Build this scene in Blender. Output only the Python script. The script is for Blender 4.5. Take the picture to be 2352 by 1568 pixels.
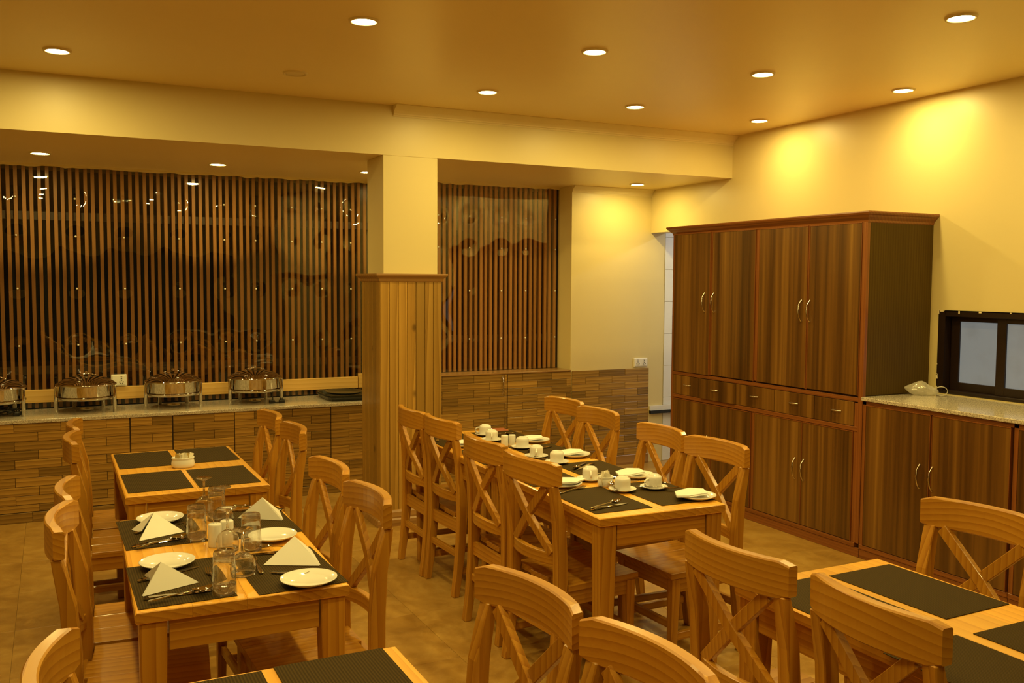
import bpy, bmesh, math, random
from mathutils import Vector, Matrix
from math import pi, sin, cos, radians

for o in list(bpy.data.objects):
    bpy.data.objects.remove(o, do_unlink=True)
SC = bpy.context.scene
COL = SC.collection
random.seed(7)

# ------------------------------------------------------------------ camera, world, exposure
F_PX, YAW, PITCH, ROLL, CAM_H = 2136.878, radians(26.2677), radians(-3.6824), radians(0.3073), 1.68
fwd = Vector((sin(YAW) * cos(PITCH), cos(YAW) * cos(PITCH), sin(PITCH)))
rgt = Vector((cos(YAW), -sin(YAW), 0))
upv = rgt.cross(fwd)
r2 = cos(ROLL) * rgt + sin(ROLL) * upv
u2 = -sin(ROLL) * rgt + cos(ROLL) * upv
cd = bpy.data.cameras.new('camera')
cd.sensor_width = 36.0
cd.lens = F_PX / 2352 * 36
cd.clip_start = 0.05
cam = bpy.data.objects.new('camera', cd)
cam.matrix_world = Matrix(((r2.x, u2.x, -fwd.x, 0), (r2.y, u2.y, -fwd.y, 0), (r2.z, u2.z, -fwd.z, CAM_H), (0, 0, 0, 1)))
COL.objects.link(cam)
SC.camera = cam
w = bpy.data.worlds.new('night')
SC.world = w
w.use_nodes = True
w.node_tree.nodes['Background'].inputs[0].default_value = (0.006, 0.008, 0.014, 1)
w.node_tree.nodes['Background'].inputs[1].default_value = 1.0
vs = SC.view_settings
vs.view_transform = 'Standard'
vs.look = 'None'
vs.gamma = 1.0
vs.exposure = 0.0
vs.use_curve_mapping = False
SC.cycles.sample_clamp_indirect = 6.0
SC.cycles.transparent_max_bounces = 32
LAMP_COLOR = (1.0, 0.765, 0.225)
LAMP_POWER = 10.3          # watts of light per ceiling downlight
LAMP_SPREAD = radians(180)
NICHE_POWER = 8.0

# ------------------------------------------------------------------ helpers
class MB:
    """collects shapes, then links them as one mesh object"""
    def __init__(s):
        s.v, s.f, s.sm = [], [], []

    def add(s, verts, faces, smooth=False):
        n = len(s.v)
        s.v += [tuple(p) for p in verts]
        s.f += [tuple(i + n for i in q) for q in faces]
        s.sm += [smooth] * len(faces)
        return s

    def box(s, x0, x1, y0, y1, z0, z1):
        return s.hexa([(x0, y0, z0), (x1, y0, z0), (x1, y1, z0), (x0, y1, z0)], [(x0, y0, z1), (x1, y0, z1), (x1, y1, z1), (x0, y1, z1)])

    def hexa(s, bot, top):
        return s.add(list(bot) + list(top), [(3, 2, 1, 0), (4, 5, 6, 7), (0, 1, 5, 4), (1, 2, 6, 5), (2, 3, 7, 6), (3, 0, 4, 7)])

    def loft(s, rings, closed=True, cap=True, smooth=False):
        n = len(rings[0])
        vs_ = [p for r in rings for p in r]
        fs = []
        for i in range(len(rings) - 1):
            for j in range(n if closed else n - 1):
                k = (j + 1) % n
                fs.append((i * n + j, i * n + k, (i + 1) * n + k, (i + 1) * n + j))
        s.add(vs_, fs, smooth)
        if cap and closed:
            s.add(rings[0], [tuple(range(n))[::-1]])
            s.add(rings[-1], [tuple(range(n))])
        return s

    def lathe(s, prof, seg=24, c=(0, 0, 0), smooth=True, sx=1.0, sy=1.0):
        rings = []
        for r, z in prof:
            r = max(r, 1e-5)
            rings.append([(c[0] + r * cos(2 * pi * j / seg) * sx, c[1] + r * sin(2 * pi * j / seg) * sy, c[2] + z) for j in range(seg)])
        return s.loft(rings, True, False, smooth)

    def tube(s, pts, r, seg=8, smooth=True, cap=True):
        pts = [Vector(p) for p in pts]
        rs = r if isinstance(r, (list, tuple)) else [r] * len(pts)
        rings = []
        for i, p in enumerate(pts):
            t = (pts[min(i + 1, len(pts) - 1)] - pts[max(i - 1, 0)]).normalized()
            a = t.cross(Vector((0, 0, 1)))
            if a.length < 1e-3:
                a = Vector((1, 0, 0))
            a.normalize()
            b = a.cross(t).normalized()
            rings.append([tuple(p + rs[i] * (cos(2 * pi * j / seg) * a + sin(2 * pi * j / seg) * b)) for j in range(seg)])
        return s.loft(rings, True, cap, smooth)

    def mesh(s, name, mat, bevel=0.0, seg=1):
        me = bpy.data.meshes.new(name)
        me.from_pydata(s.v, [], s.f)
        me.polygons.foreach_set('use_smooth', s.sm)
        bm = bmesh.new()
        bm.from_mesh(me)
        if bevel:
            bmesh.ops.remove_doubles(bm, verts=bm.verts, dist=1e-6)
        bmesh.ops.recalc_face_normals(bm, faces=bm.faces)
        if bevel:
            es = [e for e in bm.edges if len(e.link_faces) == 2 and e.calc_face_angle(0) > 0.6]
            bmesh.ops.bevel(bm, geom=es, offset=bevel, segments=seg, affect='EDGES', profile=0.5, clamp_overlap=True)
        bm.to_mesh(me)
        bm.free()
        for m in (mat if isinstance(mat, (list, tuple)) else [mat]):
            me.materials.append(m)
        return me

    def build(s, name, mat, parent=None, bevel=0.0, seg=1):
        return link(name, s.mesh(name, mat, bevel, seg), parent)


def link(name, me, parent=None, loc=None, rz=None):
    o = bpy.data.objects.new(name, me)
    COL.objects.link(o)
    if parent:
        o.parent = parent
    if loc is not None:
        o.location = loc
    if rz is not None:
        o.rotation_euler = (0, 0, rz)
    return o


def tag(o, label=None, cat=None, group=None, kind=None):
    if label: o['label'] = label
    if cat: o['category'] = cat
    if group: o['group'] = group
    if kind: o['kind'] = kind
    return o


def thing(name, label, cat, loc=(0, 0, 0), rz=0.0, group=None):
    o = link(name, None, None, loc, rz)
    o.empty_display_size = 0.1
    return tag(o, label, cat, group)


def copy_tree(o, parent=None):
    c = o.copy()
    COL.objects.link(c)
    c.parent = parent
    for ch in list(o.children):
        copy_tree(ch, c)
    return c


def place(proto, used, loc, rz, label, group=None):
    """first call places the prototype itself, later calls place copies of it and its parts"""
    o = copy_tree(proto) if used else proto
    o.location = loc
    o.rotation_euler = (0, 0, rz)
    return tag(o, label, None, group)


def struct(o, label=None):
    o['kind'] = 'structure'
    if label: o['label'] = label
    return o

# ------------------------------------------------------------------ materials
class NT:
    def __init__(s, name):
        s.m = bpy.data.materials.new(name)
        s.m.use_nodes = True
        s.t = s.m.node_tree
        s.b = s.t.nodes['Principled BSDF']
        s.out = s.t.nodes['Material Output']

    def n(s, typ, **kw):
        nd = s.t.nodes.new('ShaderNode' + typ)
        for k, v in kw.items():
            setattr(nd, k, v)
        return nd

    def l(s, a, b):
        s.t.links.new(a, b)

    def val(s, sock, v):
        if hasattr(v, 'is_linked') or isinstance(v, bpy.types.NodeSocket):
            s.l(v, sock)
        else:
            sock.default_value = v

    def math(s, op, a, b=0.0, clamp=False):
        nd = s.n('Math', operation=op, use_clamp=clamp)
        s.val(nd.inputs[0], a)
        s.val(nd.inputs[1], b)
        return nd.outputs[0]

    def mix(s, fac, a, b, blend='MIX'):
        nd = s.n('Mix', data_type='RGBA', blend_type=blend)
        s.val(nd.inputs[0], fac)
        s.val(nd.inputs[6], a if not isinstance(a, tuple) else (*a, 1))
        s.val(nd.inputs[7], b if not isinstance(b, tuple) else (*b, 1))
        return nd.outputs[2]

    def ramp(s, fac, stops):
        nd = s.n('ValToRGB')
        e = nd.color_ramp.elements
        while len(e) < len(stops):
            e.new(0.5)
        for i, (p, c) in enumerate(stops):
            e[i].position = p
            e[i].color = (*c, 1) if len(c) == 3 else c
        s.val(nd.inputs[0], fac)
        return nd.outputs[0]

    def coords(s, scale=(1, 1, 1), rand=0.0, kind='Object'):
        tc = s.n('TexCoord')
        v = tc.outputs[kind]
        if rand:
            oi = s.n('ObjectInfo')
            cb = s.n('CombineXYZ')
            s.l(s.math('MULTIPLY', oi.outputs['Random'], rand), cb.inputs[0])
            s.l(s.math('MULTIPLY', oi.outputs['Random'], rand * 1.7), cb.inputs[1])
            s.l(s.math('MULTIPLY', oi.outputs['Random'], rand * 2.3), cb.inputs[2])
            ad = s.n('VectorMath', operation='ADD')
            s.l(v, ad.inputs[0])
            s.l(cb.outputs[0], ad.inputs[1])
            v = ad.outputs[0]
        mp = s.n('Mapping')
        s.l(v, mp.inputs[0])
        mp.inputs['Scale'].default_value = scale
        return mp.outputs[0]

    def noise(s, vec, scale=5.0, detail=3.0, rough=0.5, dist=0.0):
        nd = s.n('TexNoise')
        s.l(vec, nd.inputs['Vector'])
        nd.inputs['Scale'].default_value = scale
        nd.inputs['Detail'].default_value = detail
        nd.inputs['Roughness'].default_value = rough
        nd.inputs['Distortion'].default_value = dist
        return nd.outputs[0]

    def bump(s, h, strength=0.2, dist=0.002):
        nd = s.n('Bump')
        nd.inputs['Strength'].default_value = strength
        nd.inputs['Distance'].default_value = dist
        s.l(h, nd.inputs['Height'])
        s.l(nd.outputs[0], s.b.inputs['Normal'])

    def set(s, color=None, rough=None, metal=None, coat=None, spec=None):
        if color is not None: s.val(s.b.inputs['Base Color'], (*color, 1) if isinstance(color, tuple) else color)
        if rough is not None: s.val(s.b.inputs['Roughness'], rough)
        if metal is not None: s.b.inputs['Metallic'].default_value = metal
        if coat is not None:
            s.b.inputs['Coat Weight'].default_value = coat
            s.b.inputs['Coat Roughness'].default_value = 0.12
        if spec is not None: s.b.inputs['Specular IOR Level'].default_value = spec
        return s.m


def plain(name, color, rough=0.5, metal=0.0, var=0.06, scale=6.0, coat=None, bump=0.0):
    t = NT(name)
    nz = t.noise(t.coords(), scale, 4)
    c = t.mix(nz, tuple(q * (1 - var) for q in color), tuple(min(1, q * (1 + var)) for q in color))
    if bump:
        t.bump(t.noise(t.coords(), scale * 8, 3), bump, 0.002)
    return t.set(c, rough, metal, coat)


def wood(name, axis, light, mid, dark, ring=26.0, rough=0.32, knots=True, along=0.09, coat=0.3, vary=0.22, dist=4.0, amount=0.6):
    """growth rings round a pith that lies along one axis, fine fibres and a few knots"""
    t = NT(name)
    sc = [1.0, 1.0, 1.0]
    sc['xyz'.index(axis)] = along
    v = t.coords(tuple(sc), rand=9.0)
    warp = t.noise(v, 5.0, 2)
    wv = t.n('TexWave', wave_type='RINGS', rings_direction=axis.upper(), wave_profile='SAW')
    t.l(v, wv.inputs['Vector'])
    wv.inputs['Scale'].default_value = ring
    wv.inputs['Distortion'].default_value = dist
    wv.inputs['Detail'].default_value = 1.0
    wv.inputs['Detail Scale'].default_value = 5.0 / ring
    sf = [1.0, 1.0, 1.0]
    sf['xyz'.index(axis)] = 0.03
    fine = t.noise(t.coords(tuple(sf), rand=5.0), 160, 2)
    fac = t.math('ADD', t.math('MULTIPLY', wv.outputs['Fac'], amount), t.math('MULTIPLY', fine, 0.36))
    c = t.ramp(fac, [(0.10, light), (0.60, mid), (0.98, dark)])
    c = t.mix(t.math('MULTIPLY', t.math('SUBTRACT', warp, 0.42), 1.1, True), c, tuple(q * 0.8 for q in mid))
    if knots:
        sk = [1.0, 1.0, 1.0]
        sk['xyz'.index(axis)] = 0.6
        vo = t.n('TexVoronoi')
        t.l(t.coords(tuple(sk), rand=7.0), vo.inputs['Vector'])
        vo.inputs['Scale'].default_value = 4.0
        k = t.ramp(vo.outputs['Distance'], [(0.035, (1, 1, 1)), (0.09, (0, 0, 0))])
        c = t.mix(t.math('MULTIPLY', k, 0.75), c, tuple(q * 0.45 for q in dark))
    oi = t.n('ObjectInfo')
    br = t.n('HueSaturation')
    t.l(c, br.inputs['Color'])
    t.l(t.math('ADD', t.math('MULTIPLY', oi.outputs['Random'], vary), 1.0 - vary / 2), br.inputs['Value'])
    t.bump(fac, 0.08, 0.001)
    return t.set(br.outputs[0], rough, None, coat)


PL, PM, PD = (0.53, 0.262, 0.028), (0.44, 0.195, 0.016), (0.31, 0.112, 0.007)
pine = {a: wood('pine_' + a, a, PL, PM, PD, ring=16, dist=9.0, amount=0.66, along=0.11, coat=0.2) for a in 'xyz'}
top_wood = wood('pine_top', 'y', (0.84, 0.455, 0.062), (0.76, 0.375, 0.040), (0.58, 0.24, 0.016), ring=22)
slat_wood = wood('slat_wood', 'z', (0.52, 0.25, 0.07), (0.46, 0.21, 0.055), (0.38, 0.16, 0.038), ring=60, knots=False, coat=0.1, rough=0.5)
board_wood = wood('board_pine', 'x', (0.72, 0.48, 0.16), (0.66, 0.41, 0.11), (0.52, 0.28, 0.06), ring=14, coat=0.0, rough=0.55)
teak = wood('teak_cladding', 'z', (0.47, 0.275, 0.055), (0.34, 0.185, 0.032), (0.17, 0.08, 0.011), ring=12, knots=True, along=0.09, vary=0.55, amount=0.55, dist=9)
teak_x = wood('teak_trim', 'x', (0.40, 0.225, 0.07), (0.32, 0.165, 0.045), (0.2, 0.095, 0.025), ring=9, knots=False)
tile_wood = wood('wood_look_tile', 'x', (0.42, 0.25, 0.05), (0.28, 0.15, 0.026), (0.11, 0.05, 0.008), ring=13, knots=False, along=0.07, rough=0.35, vary=0.7, coat=0.15, amount=0.6, dist=6)
red_wood = wood('stained_frame', 'y', (0.27, 0.095, 0.022), (0.21, 0.066, 0.014), (0.13, 0.036, 0.009), ring=20, knots=False, vary=0.1)
red_wood_z = wood('stained_stile', 'z', (0.27, 0.095, 0.022), (0.21, 0.066, 0.014), (0.13, 0.036, 0.009), ring=20, knots=False, vary=0.1)


def laminate():
    t = NT('zebrano_laminate')
    v = t.coords((1, 1, 0.015), rand=6.0)
    a = t.noise(v, 9, 3, 0.55)
    b = t.noise(t.coords((1, 1, 0.02), rand=3.0), 45, 2)
    f = t.math('ADD', t.math('MULTIPLY', a, 0.8), t.math('MULTIPLY', b, 0.28))
    c = t.ramp(f, [(0.37, (0.050, 0.020, 0.004)), (0.48, (0.098, 0.042, 0.008)), (0.56, (0.145, 0.064, 0.011)), (0.70, (0.26, 0.128, 0.024))])
    return t.set(c, 0.28, None, 0.25)


lam = laminate()
dark_side = wood('dark_laminate', 'z', (0.095, 0.058, 0.008), (0.075, 0.043, 0.006), (0.05, 0.026, 0.004), ring=24, knots=False, along=0.03, rough=0.5, coat=0.0)
dark_side.node_tree.nodes['Principled BSDF'].inputs['Specular IOR Level'].default_value = 0.15
WALL = (0.715, 0.595, 0.285)


def wall_paint(name, color, rough=0.42):
    t = NT(name)
    v = t.coords((1, 1, 1))
    c = t.mix(t.noise(v, 1.3, 3), tuple(q * 0.95 for q in color), tuple(min(1, q * 1.03) for q in color))
    t.bump(t.noise(v, 60, 3), 0.06, 0.002)
    return t.set(c, rough)


wall_m = wall_paint('cream_wall_paint', WALL)
ceil_m = wall_paint('cream_ceiling_paint', (0.90, 0.74, 0.36), 0.35)
trim_m = plain('cream_trim', (0.78, 0.66, 0.36), 0.5)
dark_wall = plain('dark_brown_wall', (0.05, 0.032, 0.02), 0.6)
night = plain('night_dark', (0.006, 0.007, 0.008), 0.8)
white_paint = plain('pale_passage_paint', (0.72, 0.70, 0.66), 0.5)
white_tile = plain('white_wall_tile', (0.78, 0.77, 0.74), 0.15)
black_stone = plain('black_granite', (0.012, 0.012, 0.012), 0.15)


def floor_mat():
    t = NT('brown_marbled_floor')
    v = t.coords((1, 1, 1), rand=20.0)
    a = t.noise(v, 3.2, 6, 0.62, 1.2)
    b = t.noise(v, 14, 5, 0.6, 0.5)
    f = t.math('ADD', t.math('MULTIPLY', a, 0.7), t.math('MULTIPLY', b, 0.3))
    c = t.ramp(f, [(0.32, (0.28, 0.145, 0.026)), (0.5, (0.38, 0.21, 0.042)), (0.66, (0.48, 0.29, 0.07))])
    vein = t.noise(t.coords((1, 1, 1), rand=13.0), 4.0, 8, 0.65, 2.5)
    k = t.ramp(vein, [(0.485, (0, 0, 0)), (0.5, (1, 1, 1)), (0.515, (0, 0, 0))])
    c = t.mix(t.math('MULTIPLY', k, 0.28), c, (0.5, 0.34, 0.12))
    return t.set(c, t.math('ADD', t.math('MULTIPLY', b, 0.2), 0.24), None)


floor_m = floor_mat()


def granite(name, base, dots, rough=0.14):
    t = NT(name)
    v = t.coords()
    n1 = t.noise(v, 190, 2, 0.7)
    n2 = t.noise(v, 90, 3, 0.7)
    c = t.ramp(n1, [(0.36, dots), (0.5, base), (0.66, tuple(min(1, q * 1.25) for q in base))])
    c = t.mix(t.ramp(n2, [(0.56, (0, 0, 0)), (0.66, (1, 1, 1))]), c, tuple(q * 0.55 for q in base))
    return t.set(c, rough)


granite_m = granite('pale_granite', (0.56, 0.50, 0.41), (0.16, 0.11, 0.07))
porcelain = plain('white_porcelain', (0.74, 0.72, 0.68), 0.09, var=0.01)
paper = plain('white_napkin', (0.76, 0.74, 0.70), 0.85, var=0.02, bump=0.05)
steel = plain('polished_steel', (0.58, 0.54, 0.48), 0.035, 1.0, var=0.02)
brushed = plain('brushed_nickel', (0.62, 0.58, 0.52), 0.22, 1.0, var=0.05)
black_plastic = plain('black_plastic', (0.012, 0.012, 0.012), 0.35)
tray_m = plain('black_tray', (0.016, 0.017, 0.012), 0.28, var=0.2)
socket_m = plain('ivory_switch_plastic', (0.82, 0.79, 0.70), 0.35)
window_frame_m = plain('dark_brown_frame', (0.014, 0.006, 0.004), 0.35, var=0.3)
menu_m = plain('red_brown_cover', (0.30, 0.085, 0.03), 0.5)
packet_m = plain('paper_sachet', (0.80, 0.74, 0.60), 0.6, var=0.12, scale=120)
packet_g = plain('green_sachet', (0.30, 0.42, 0.16), 0.6)
packet_y = plain('brown_sachet', (0.56, 0.40, 0.13), 0.6, var=0.2, scale=150)


def mat_weave():
    t = NT('olive_woven_mat')
    v = t.coords()
    sx = t.n('SeparateXYZ')
    t.l(v, sx.inputs[0])
    wx = t.math('SINE', t.math('MULTIPLY', sx.outputs[0], 2 * pi / 0.0075))
    wy = t.math('SINE', t.math('MULTIPLY', sx.outputs[1], 2 * pi / 0.0060))
    f = t.math('ADD', t.math('MULTIPLY', t.math('ADD', wx, 1), 0.36), t.math('MULTIPLY', t.math('ADD', t.math('MULTIPLY', wx, wy), 1), 0.14), True)
    c = t.mix(f, (0.025, 0.015, 0.003), (0.066, 0.040, 0.009))
    t.bump(f, 0.6, 0.001)
    return t.set(c, 0.7, spec=0.08)


weave = mat_weave()


def thin_glass(name, tint=(1, 1, 1), refl=1.0, rough=0.0, base=0.03):
    t = NT(name)
    t.t.nodes.remove(t.b)
    tr = t.n('BsdfTransparent')
    tr.inputs[0].default_value = (*tint, 1)
    gl = t.n('BsdfGlossy')
    gl.inputs['Roughness'].default_value = rough
    fr = t.n('LayerWeight')
    fr.inputs['Blend'].default_value = 0.26
    mx = t.n('MixShader')
    t.l(t.math('ADD', t.math('MULTIPLY', fr.outputs['Fresnel'], refl), base, True), mx.inputs[0])
    t.l(tr.outputs[0], mx.inputs[1])
    t.l(gl.outputs[0], mx.inputs[2])
    t.l(mx.outputs[0], t.out.inputs[0])
    return t.m


def solid_glass():
    t = NT('drinking_glass')
    t.t.nodes.remove(t.b)
    g = t.n('BsdfGlass')
    g.inputs['IOR'].default_value = 1.48
    g.inputs['Roughness'].default_value = 0.0
    g.inputs[0].default_value = (0.99, 0.99, 0.985, 1)
    tr = t.n('BsdfTransparent')
    mx = t.n('MixShader')
    mx.inputs[0].default_value = 0.10
    t.l(g.outputs[0], mx.inputs[1]); t.l(tr.outputs[0], mx.inputs[2])
    t.l(mx.outputs[0], t.out.inputs[0])
    return t.m


glass = solid_glass()
film = thin_glass('clear_plastic_film', (0.95, 0.95, 0.93), 0.8, 0.012, 0.085)


def poly_bag():
    t = NT('milky_polythene')
    t.t.nodes.remove(t.b)
    tr = t.n('BsdfTransparent')
    df = t.n('BsdfTranslucent')
    d2 = t.n('BsdfDiffuse')
    gl = t.n('BsdfGlossy')
    gl.inputs['Roughness'].default_value = 0.15
    for q in (df, d2):
        q.inputs[0].default_value = (0.9, 0.86, 0.74, 1)
    m1, m2, m3 = t.n('MixShader'), t.n('MixShader'), t.n('MixShader')
    m1.inputs[0].default_value = 0.5
    t.l(df.outputs[0], m1.inputs[1]); t.l(d2.outputs[0], m1.inputs[2])
    t.l(t.math('ADD', t.math('MULTIPLY', t.noise(t.coords(), 40, 3), 0.4), 0.35, True), m2.inputs[0])
    t.l(tr.outputs[0], m2.inputs[1]); t.l(m1.outputs[0], m2.inputs[2])
    m3.inputs[0].default_value = 0.12
    t.l(m2.outputs[0], m3.inputs[1]); t.l(gl.outputs[0], m3.inputs[2])
    t.l(m3.outputs[0], t.out.inputs[0])
    return t.m


bag_m = poly_bag()


def emitter(name, color, strength, noise=None):
    t = NT(name)
    t.set((0.8, 0.8, 0.8), 0.4)
    if noise:
        nz = t.noise(t.coords(), noise, 4, 0.6)
        c = t.mix(t.ramp(nz, [(0.30, (0, 0, 0)), (0.5, (1, 1, 1))]), tuple(q * 0.84 for q in color), color)
        t.val(t.b.inputs['Emission Color'], c)
    else:
        t.b.inputs['Emission Color'].default_value = (*color, 1)
    t.b.inputs['Emission Strength'].default_value = strength
    return t.m


lamp_m = emitter('downlight_diffuser', (1.0, 0.86, 0.42), 30.0)
niche_lamp_m = lamp_m
frost = emitter('frosted_lit_pane', (0.62, 0.70, 0.72), 0.22, 5.0)
frost.node_tree.nodes['Principled BSDF'].inputs['Base Color'].default_value = (0.10, 0.10, 0.10, 1)

# ------------------------------------------------------------------ room dimensions (metres)
XL, XR, YN, YB, YC = -2.6, 4.966, -3.5, 6.043, 7.174      # left wall, right wall, wall behind camera, beam face, counter / niche face
YS1, YS2 = 7.752, 7.412                                    # slatted screens of the left and right niche
ZC, ZS = 2.858, 2.525                                      # ceiling, niche soffit

# ---- downlights first (they are the light of the room)
disc_me = MB().lathe([(0.0, 0.0), (0.052, 0.0), (0.056, 0.004)], 24).mesh('diffuser', lamp_m)
disc_me2 = MB().lathe([(0.0, 0.0), (0.046, 0.0), (0.05, 0.004)], 24).mesh('diffuser', niche_lamp_m)
rim_me = MB().lathe([(0.0565, 0.006), (0.056, -0.003), (0.066, -0.004), (0.070, 0.006)], 28).mesh('rim', trim_m)
off_me = MB().lathe([(0.0, 0.0), (0.05, 0.0), (0.056, 0.004)], 24).mesh('diffuser', trim_m)


def lamp_data(name, power, size):
    d = bpy.data.lights.new(name, 'AREA')
    d.shape = 'DISK'
    d.size = size
    d.energy = power
    d.spread = LAMP_SPREAD
    d.color = LAMP_COLOR
    return d


lamp_wall = lamp_data('wall_side_downlight_beam', LAMP_POWER * 0.74, 0.10)
lamp_big, lamp_small = lamp_data('downlight_beam', LAMP_POWER, 0.10), lamp_data('niche_downlight_beam', NICHE_POWER, 0.09)


def downlight(x, y, z, label, me=disc_me, group='round ceiling downlights'):
    if me is not off_me:
        link('downlight_beam', (lamp_wall if x > 4.5 else lamp_big) if me is disc_me else lamp_small, None, (x, y, z - 0.012))
    t = thing('ceiling_downlight', label, 'ceiling light', (x, y, z - 0.006), 0, group)
    link('diffuser', me, t)
    link('rim', rim_me, t)
    return t


cols = {'fl': 0.05, 'l': 1.296, 'm': 2.50, 'r': 3.59, 'fr': 4.655}
lit = {
    (0.05, 5.42): 'lit round downlight at upper left, above the chafing dishes side',
    (2.455, 5.336): 'lit round downlight in front of the crown moulding, right of pillar',
    (3.537, 5.317): 'lit round downlight of the back row, second from the right wall',
    (4.631, 5.346): 'lit round downlight close to the far corner above the wardrobe',
    (1.296, 4.161): 'lit round downlight at top, left of centre of the ceiling',
    (2.514, 4.157): 'lit round downlight near the top middle, right of centre',
    (3.623, 4.162): 'lit round downlight of the middle row, second from right wall',
    (4.675, 4.107): 'lit round downlight close to right wall above the side window',
    (3.634, 2.89): 'lit round downlight largest and nearest, at top right of the frame',
}
for (x, y), lab in lit.items():
    downlight(x, y, ZC, lab)
downlight(1.267, 5.371, ZC, 'unlit round ceiling fitting, the only one not glowing', off_me)
for y in (4.16, 2.9, 1.68, 0.45):
    for x in (0.05, 1.296, 2.5, 3.6, 4.66):
        if y > 4 and x > 0.5 or y > 2.5 and x == 3.6 or y < 2 and 2 < x < 4:
            continue
        rw_ = {4.16: 'middle', 2.9: 'nearer', 1.68: 'next to nearest', 0.45: 'nearest'}[y]
        cw_ = {0.05: 'fifth', 1.296: 'fourth', 2.5: 'third', 3.6: 'second', 4.66: 'first'}[x]
        downlight(x, y, ZC, 'round downlight above the frame, %s row, %s from right wall' % (rw_, cw_))
for x, y, lab in ((-0.054, 7.05, 'lit niche downlight in soffit above the leftmost chafing dishes'),
                  (1.103, 7.10, 'lit niche downlight in soffit above third chafing dish'),
                  (2.215, 7.03, 'lit niche downlight half hidden behind the pillar'),
                  (4.546, 6.783, 'lit niche downlight in soffit above the wall sockets by doorway')):
    downlight(x, y, ZS, lab, disc_me2, 'niche downlights')
cool = bpy.data.lights.new('passage_tube', 'AREA')
cool.energy = 14
cool.color = (0.95, 0.97, 1.0)
cool.shape = 'RECTANGLE'
cool.size, cool.size_y = 0.15, 1.2
co = link('passage_tube', cool, None, (6.1, 6.3, 2.55))

# ------------------------------------------------------------------ shell
fl = MB().box(XL, 7.2, YN, 8.3, -0.12, -0.004).build('floor', plain('floor_bed', (0.24, 0.135, 0.03), 0.6))
struct(fl, 'brown marbled tile floor')
tile_me = MB().box(-0.2994, 0.2994, -0.2994, 0.2994, -0.012, 0.0).mesh('floor_tile', floor_m, 0.0006)
for i in range(13):
    for j in range(18):
        link('floor_tile', tile_me, fl, (XL + 0.3 + 0.6 * i, YN + 0.35 + 0.6 * j, 0))
struct(MB().box(XL, XR + 0.15, YN, 8.3, ZC, ZC + 0.12).build('ceiling', ceil_m), 'flat cream ceiling')
struct(MB().box(XL - 0.12, XL, YN, 8.3, 0, ZC).build('wall_left', wall_m))
wn = struct(MB().box(XL, XR, YN - 0.12, YN, 0, ZC).build('wall_front', wall_m))
MB().box(XL, 3.2, YN, YN + 0.03, 0, 2.05).build('added_dark_panel', dark_wall, wn)  # unseen panel added to cut bounce light and darken the film's reflection
struct(MB().box(XL, -1.9, 6.6, 8.3, 0, ZC).build('wall_back_return', wall_m))
# beam over the niches, its face is the upper back wall
bm_ = struct(MB().box(XL, XR, YB, 8.3, ZS, ZC).build('beam', [wall_m, ceil_m]), 'cream beam above both niches')
for q in bm_.data.polygons:
    if q.normal.z < -0.5:
        q.material_index = 1
# painted pillar
pil = struct(MB().box(2.009, 2.402, YB, 6.391, 0.0, ZS).build('pillar', wall_m, None, 0.003), 'square pillar, cream above and timber clad below')
# wall between the niches, back wall right of right niche, night outside
struct(MB().box(2.46, 2.75, 7.42, 8.3, 0, ZS).build('wall_partition', wall_m))
wb = struct(MB().box(4.122, 5.122, YC, 7.42, 0, ZS).build('wall_back', wall_m, None, 0.002), 'cream back wall beside the doorway')
MB_night = MB().box(-2.2, 2.5, 8.18, 8.2, 0, ZS).box(2.7, 4.4, 7.86, 7.88, 0, ZS)
struct(MB_night.build('backdrop', night))
struct(MB().box(4.122, 4.4, 7.42, 8.0, 0, ZS).build('wall_niche_end', dark_wall))
# right wall with window hole and doorway
WY0, WY1, WZ0, WZ1 = 2.30, 4.036, 1.002, 1.514
rw = MB()
rw.box(XR, XR + 0.15, YN, WY0, 0, ZC).box(XR, XR + 0.15, WY1, 6.25, 0, ZC)
rw.box(XR, XR + 0.15, WY0, WY1, 0, WZ0).box(XR, XR + 0.15, WY0, WY1, WZ1, ZC)
rw.box(XR, XR + 0.15, 6.25, YC, 2.134, ZC)
struct(rw.build('wall_right', wall_m), 'cream right wall behind the wardrobe')
# passage beyond the doorway
struct(MB().box(6.6, 6.7, 5.6, 8.3, 0, 2.7).box(XR + 0.15, 6.7, 5.5, 5.6, 0, 2.7).build('wall_passage', white_paint))
struct(MB().box(XR + 0.15, 6.7, 5.6, 8.3, 2.7, 2.8).build('ceiling_passage', white_paint))
tw = struct(MB().box(5.118, 6.6, YC + 0.016, 7.42, 0, 2.7).build('wall_tiled', trim_m), 'white tiled wall seen through the doorway')
tb = MB().box(0, 0.297, -0.008, 0.0, 0.0015, 0.2985).mesh('tile', white_tile, 0.001)
for i in range(5):
    for j in range(9):
        link('tile', tb, tw, (5.135 + 0.3 * i, YC + 0.016, 0.0 + 0.3 * j))
struct(MB().box(4.972, 6.6, YC - 0.03, YC - 0.001, 0.457, 0.487).build('trim_3', black_stone), 'black stone ledge in the passage')
struct(MB().box(4.972, 6.6, YC - 0.018, YC - 0.001, 0.487, 0.53).build('trim_4', white_tile))


def cove(x0, x1, y, ztop, h, d):
    prof = [(0, 0), (0, -h), (-0.004, -h), (-0.006, -h * 0.86), (-0.012, -h * 0.84), (-0.014, -h * 0.72), (-d * 0.36, -h * 0.5), (-d * 0.75, -h * 0.25), (-d, -0.006), (-d, 0)]
    return MB().loft([[(x, y + a, ztop + b) for a, b in prof] for x in (x0, x1)])


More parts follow.
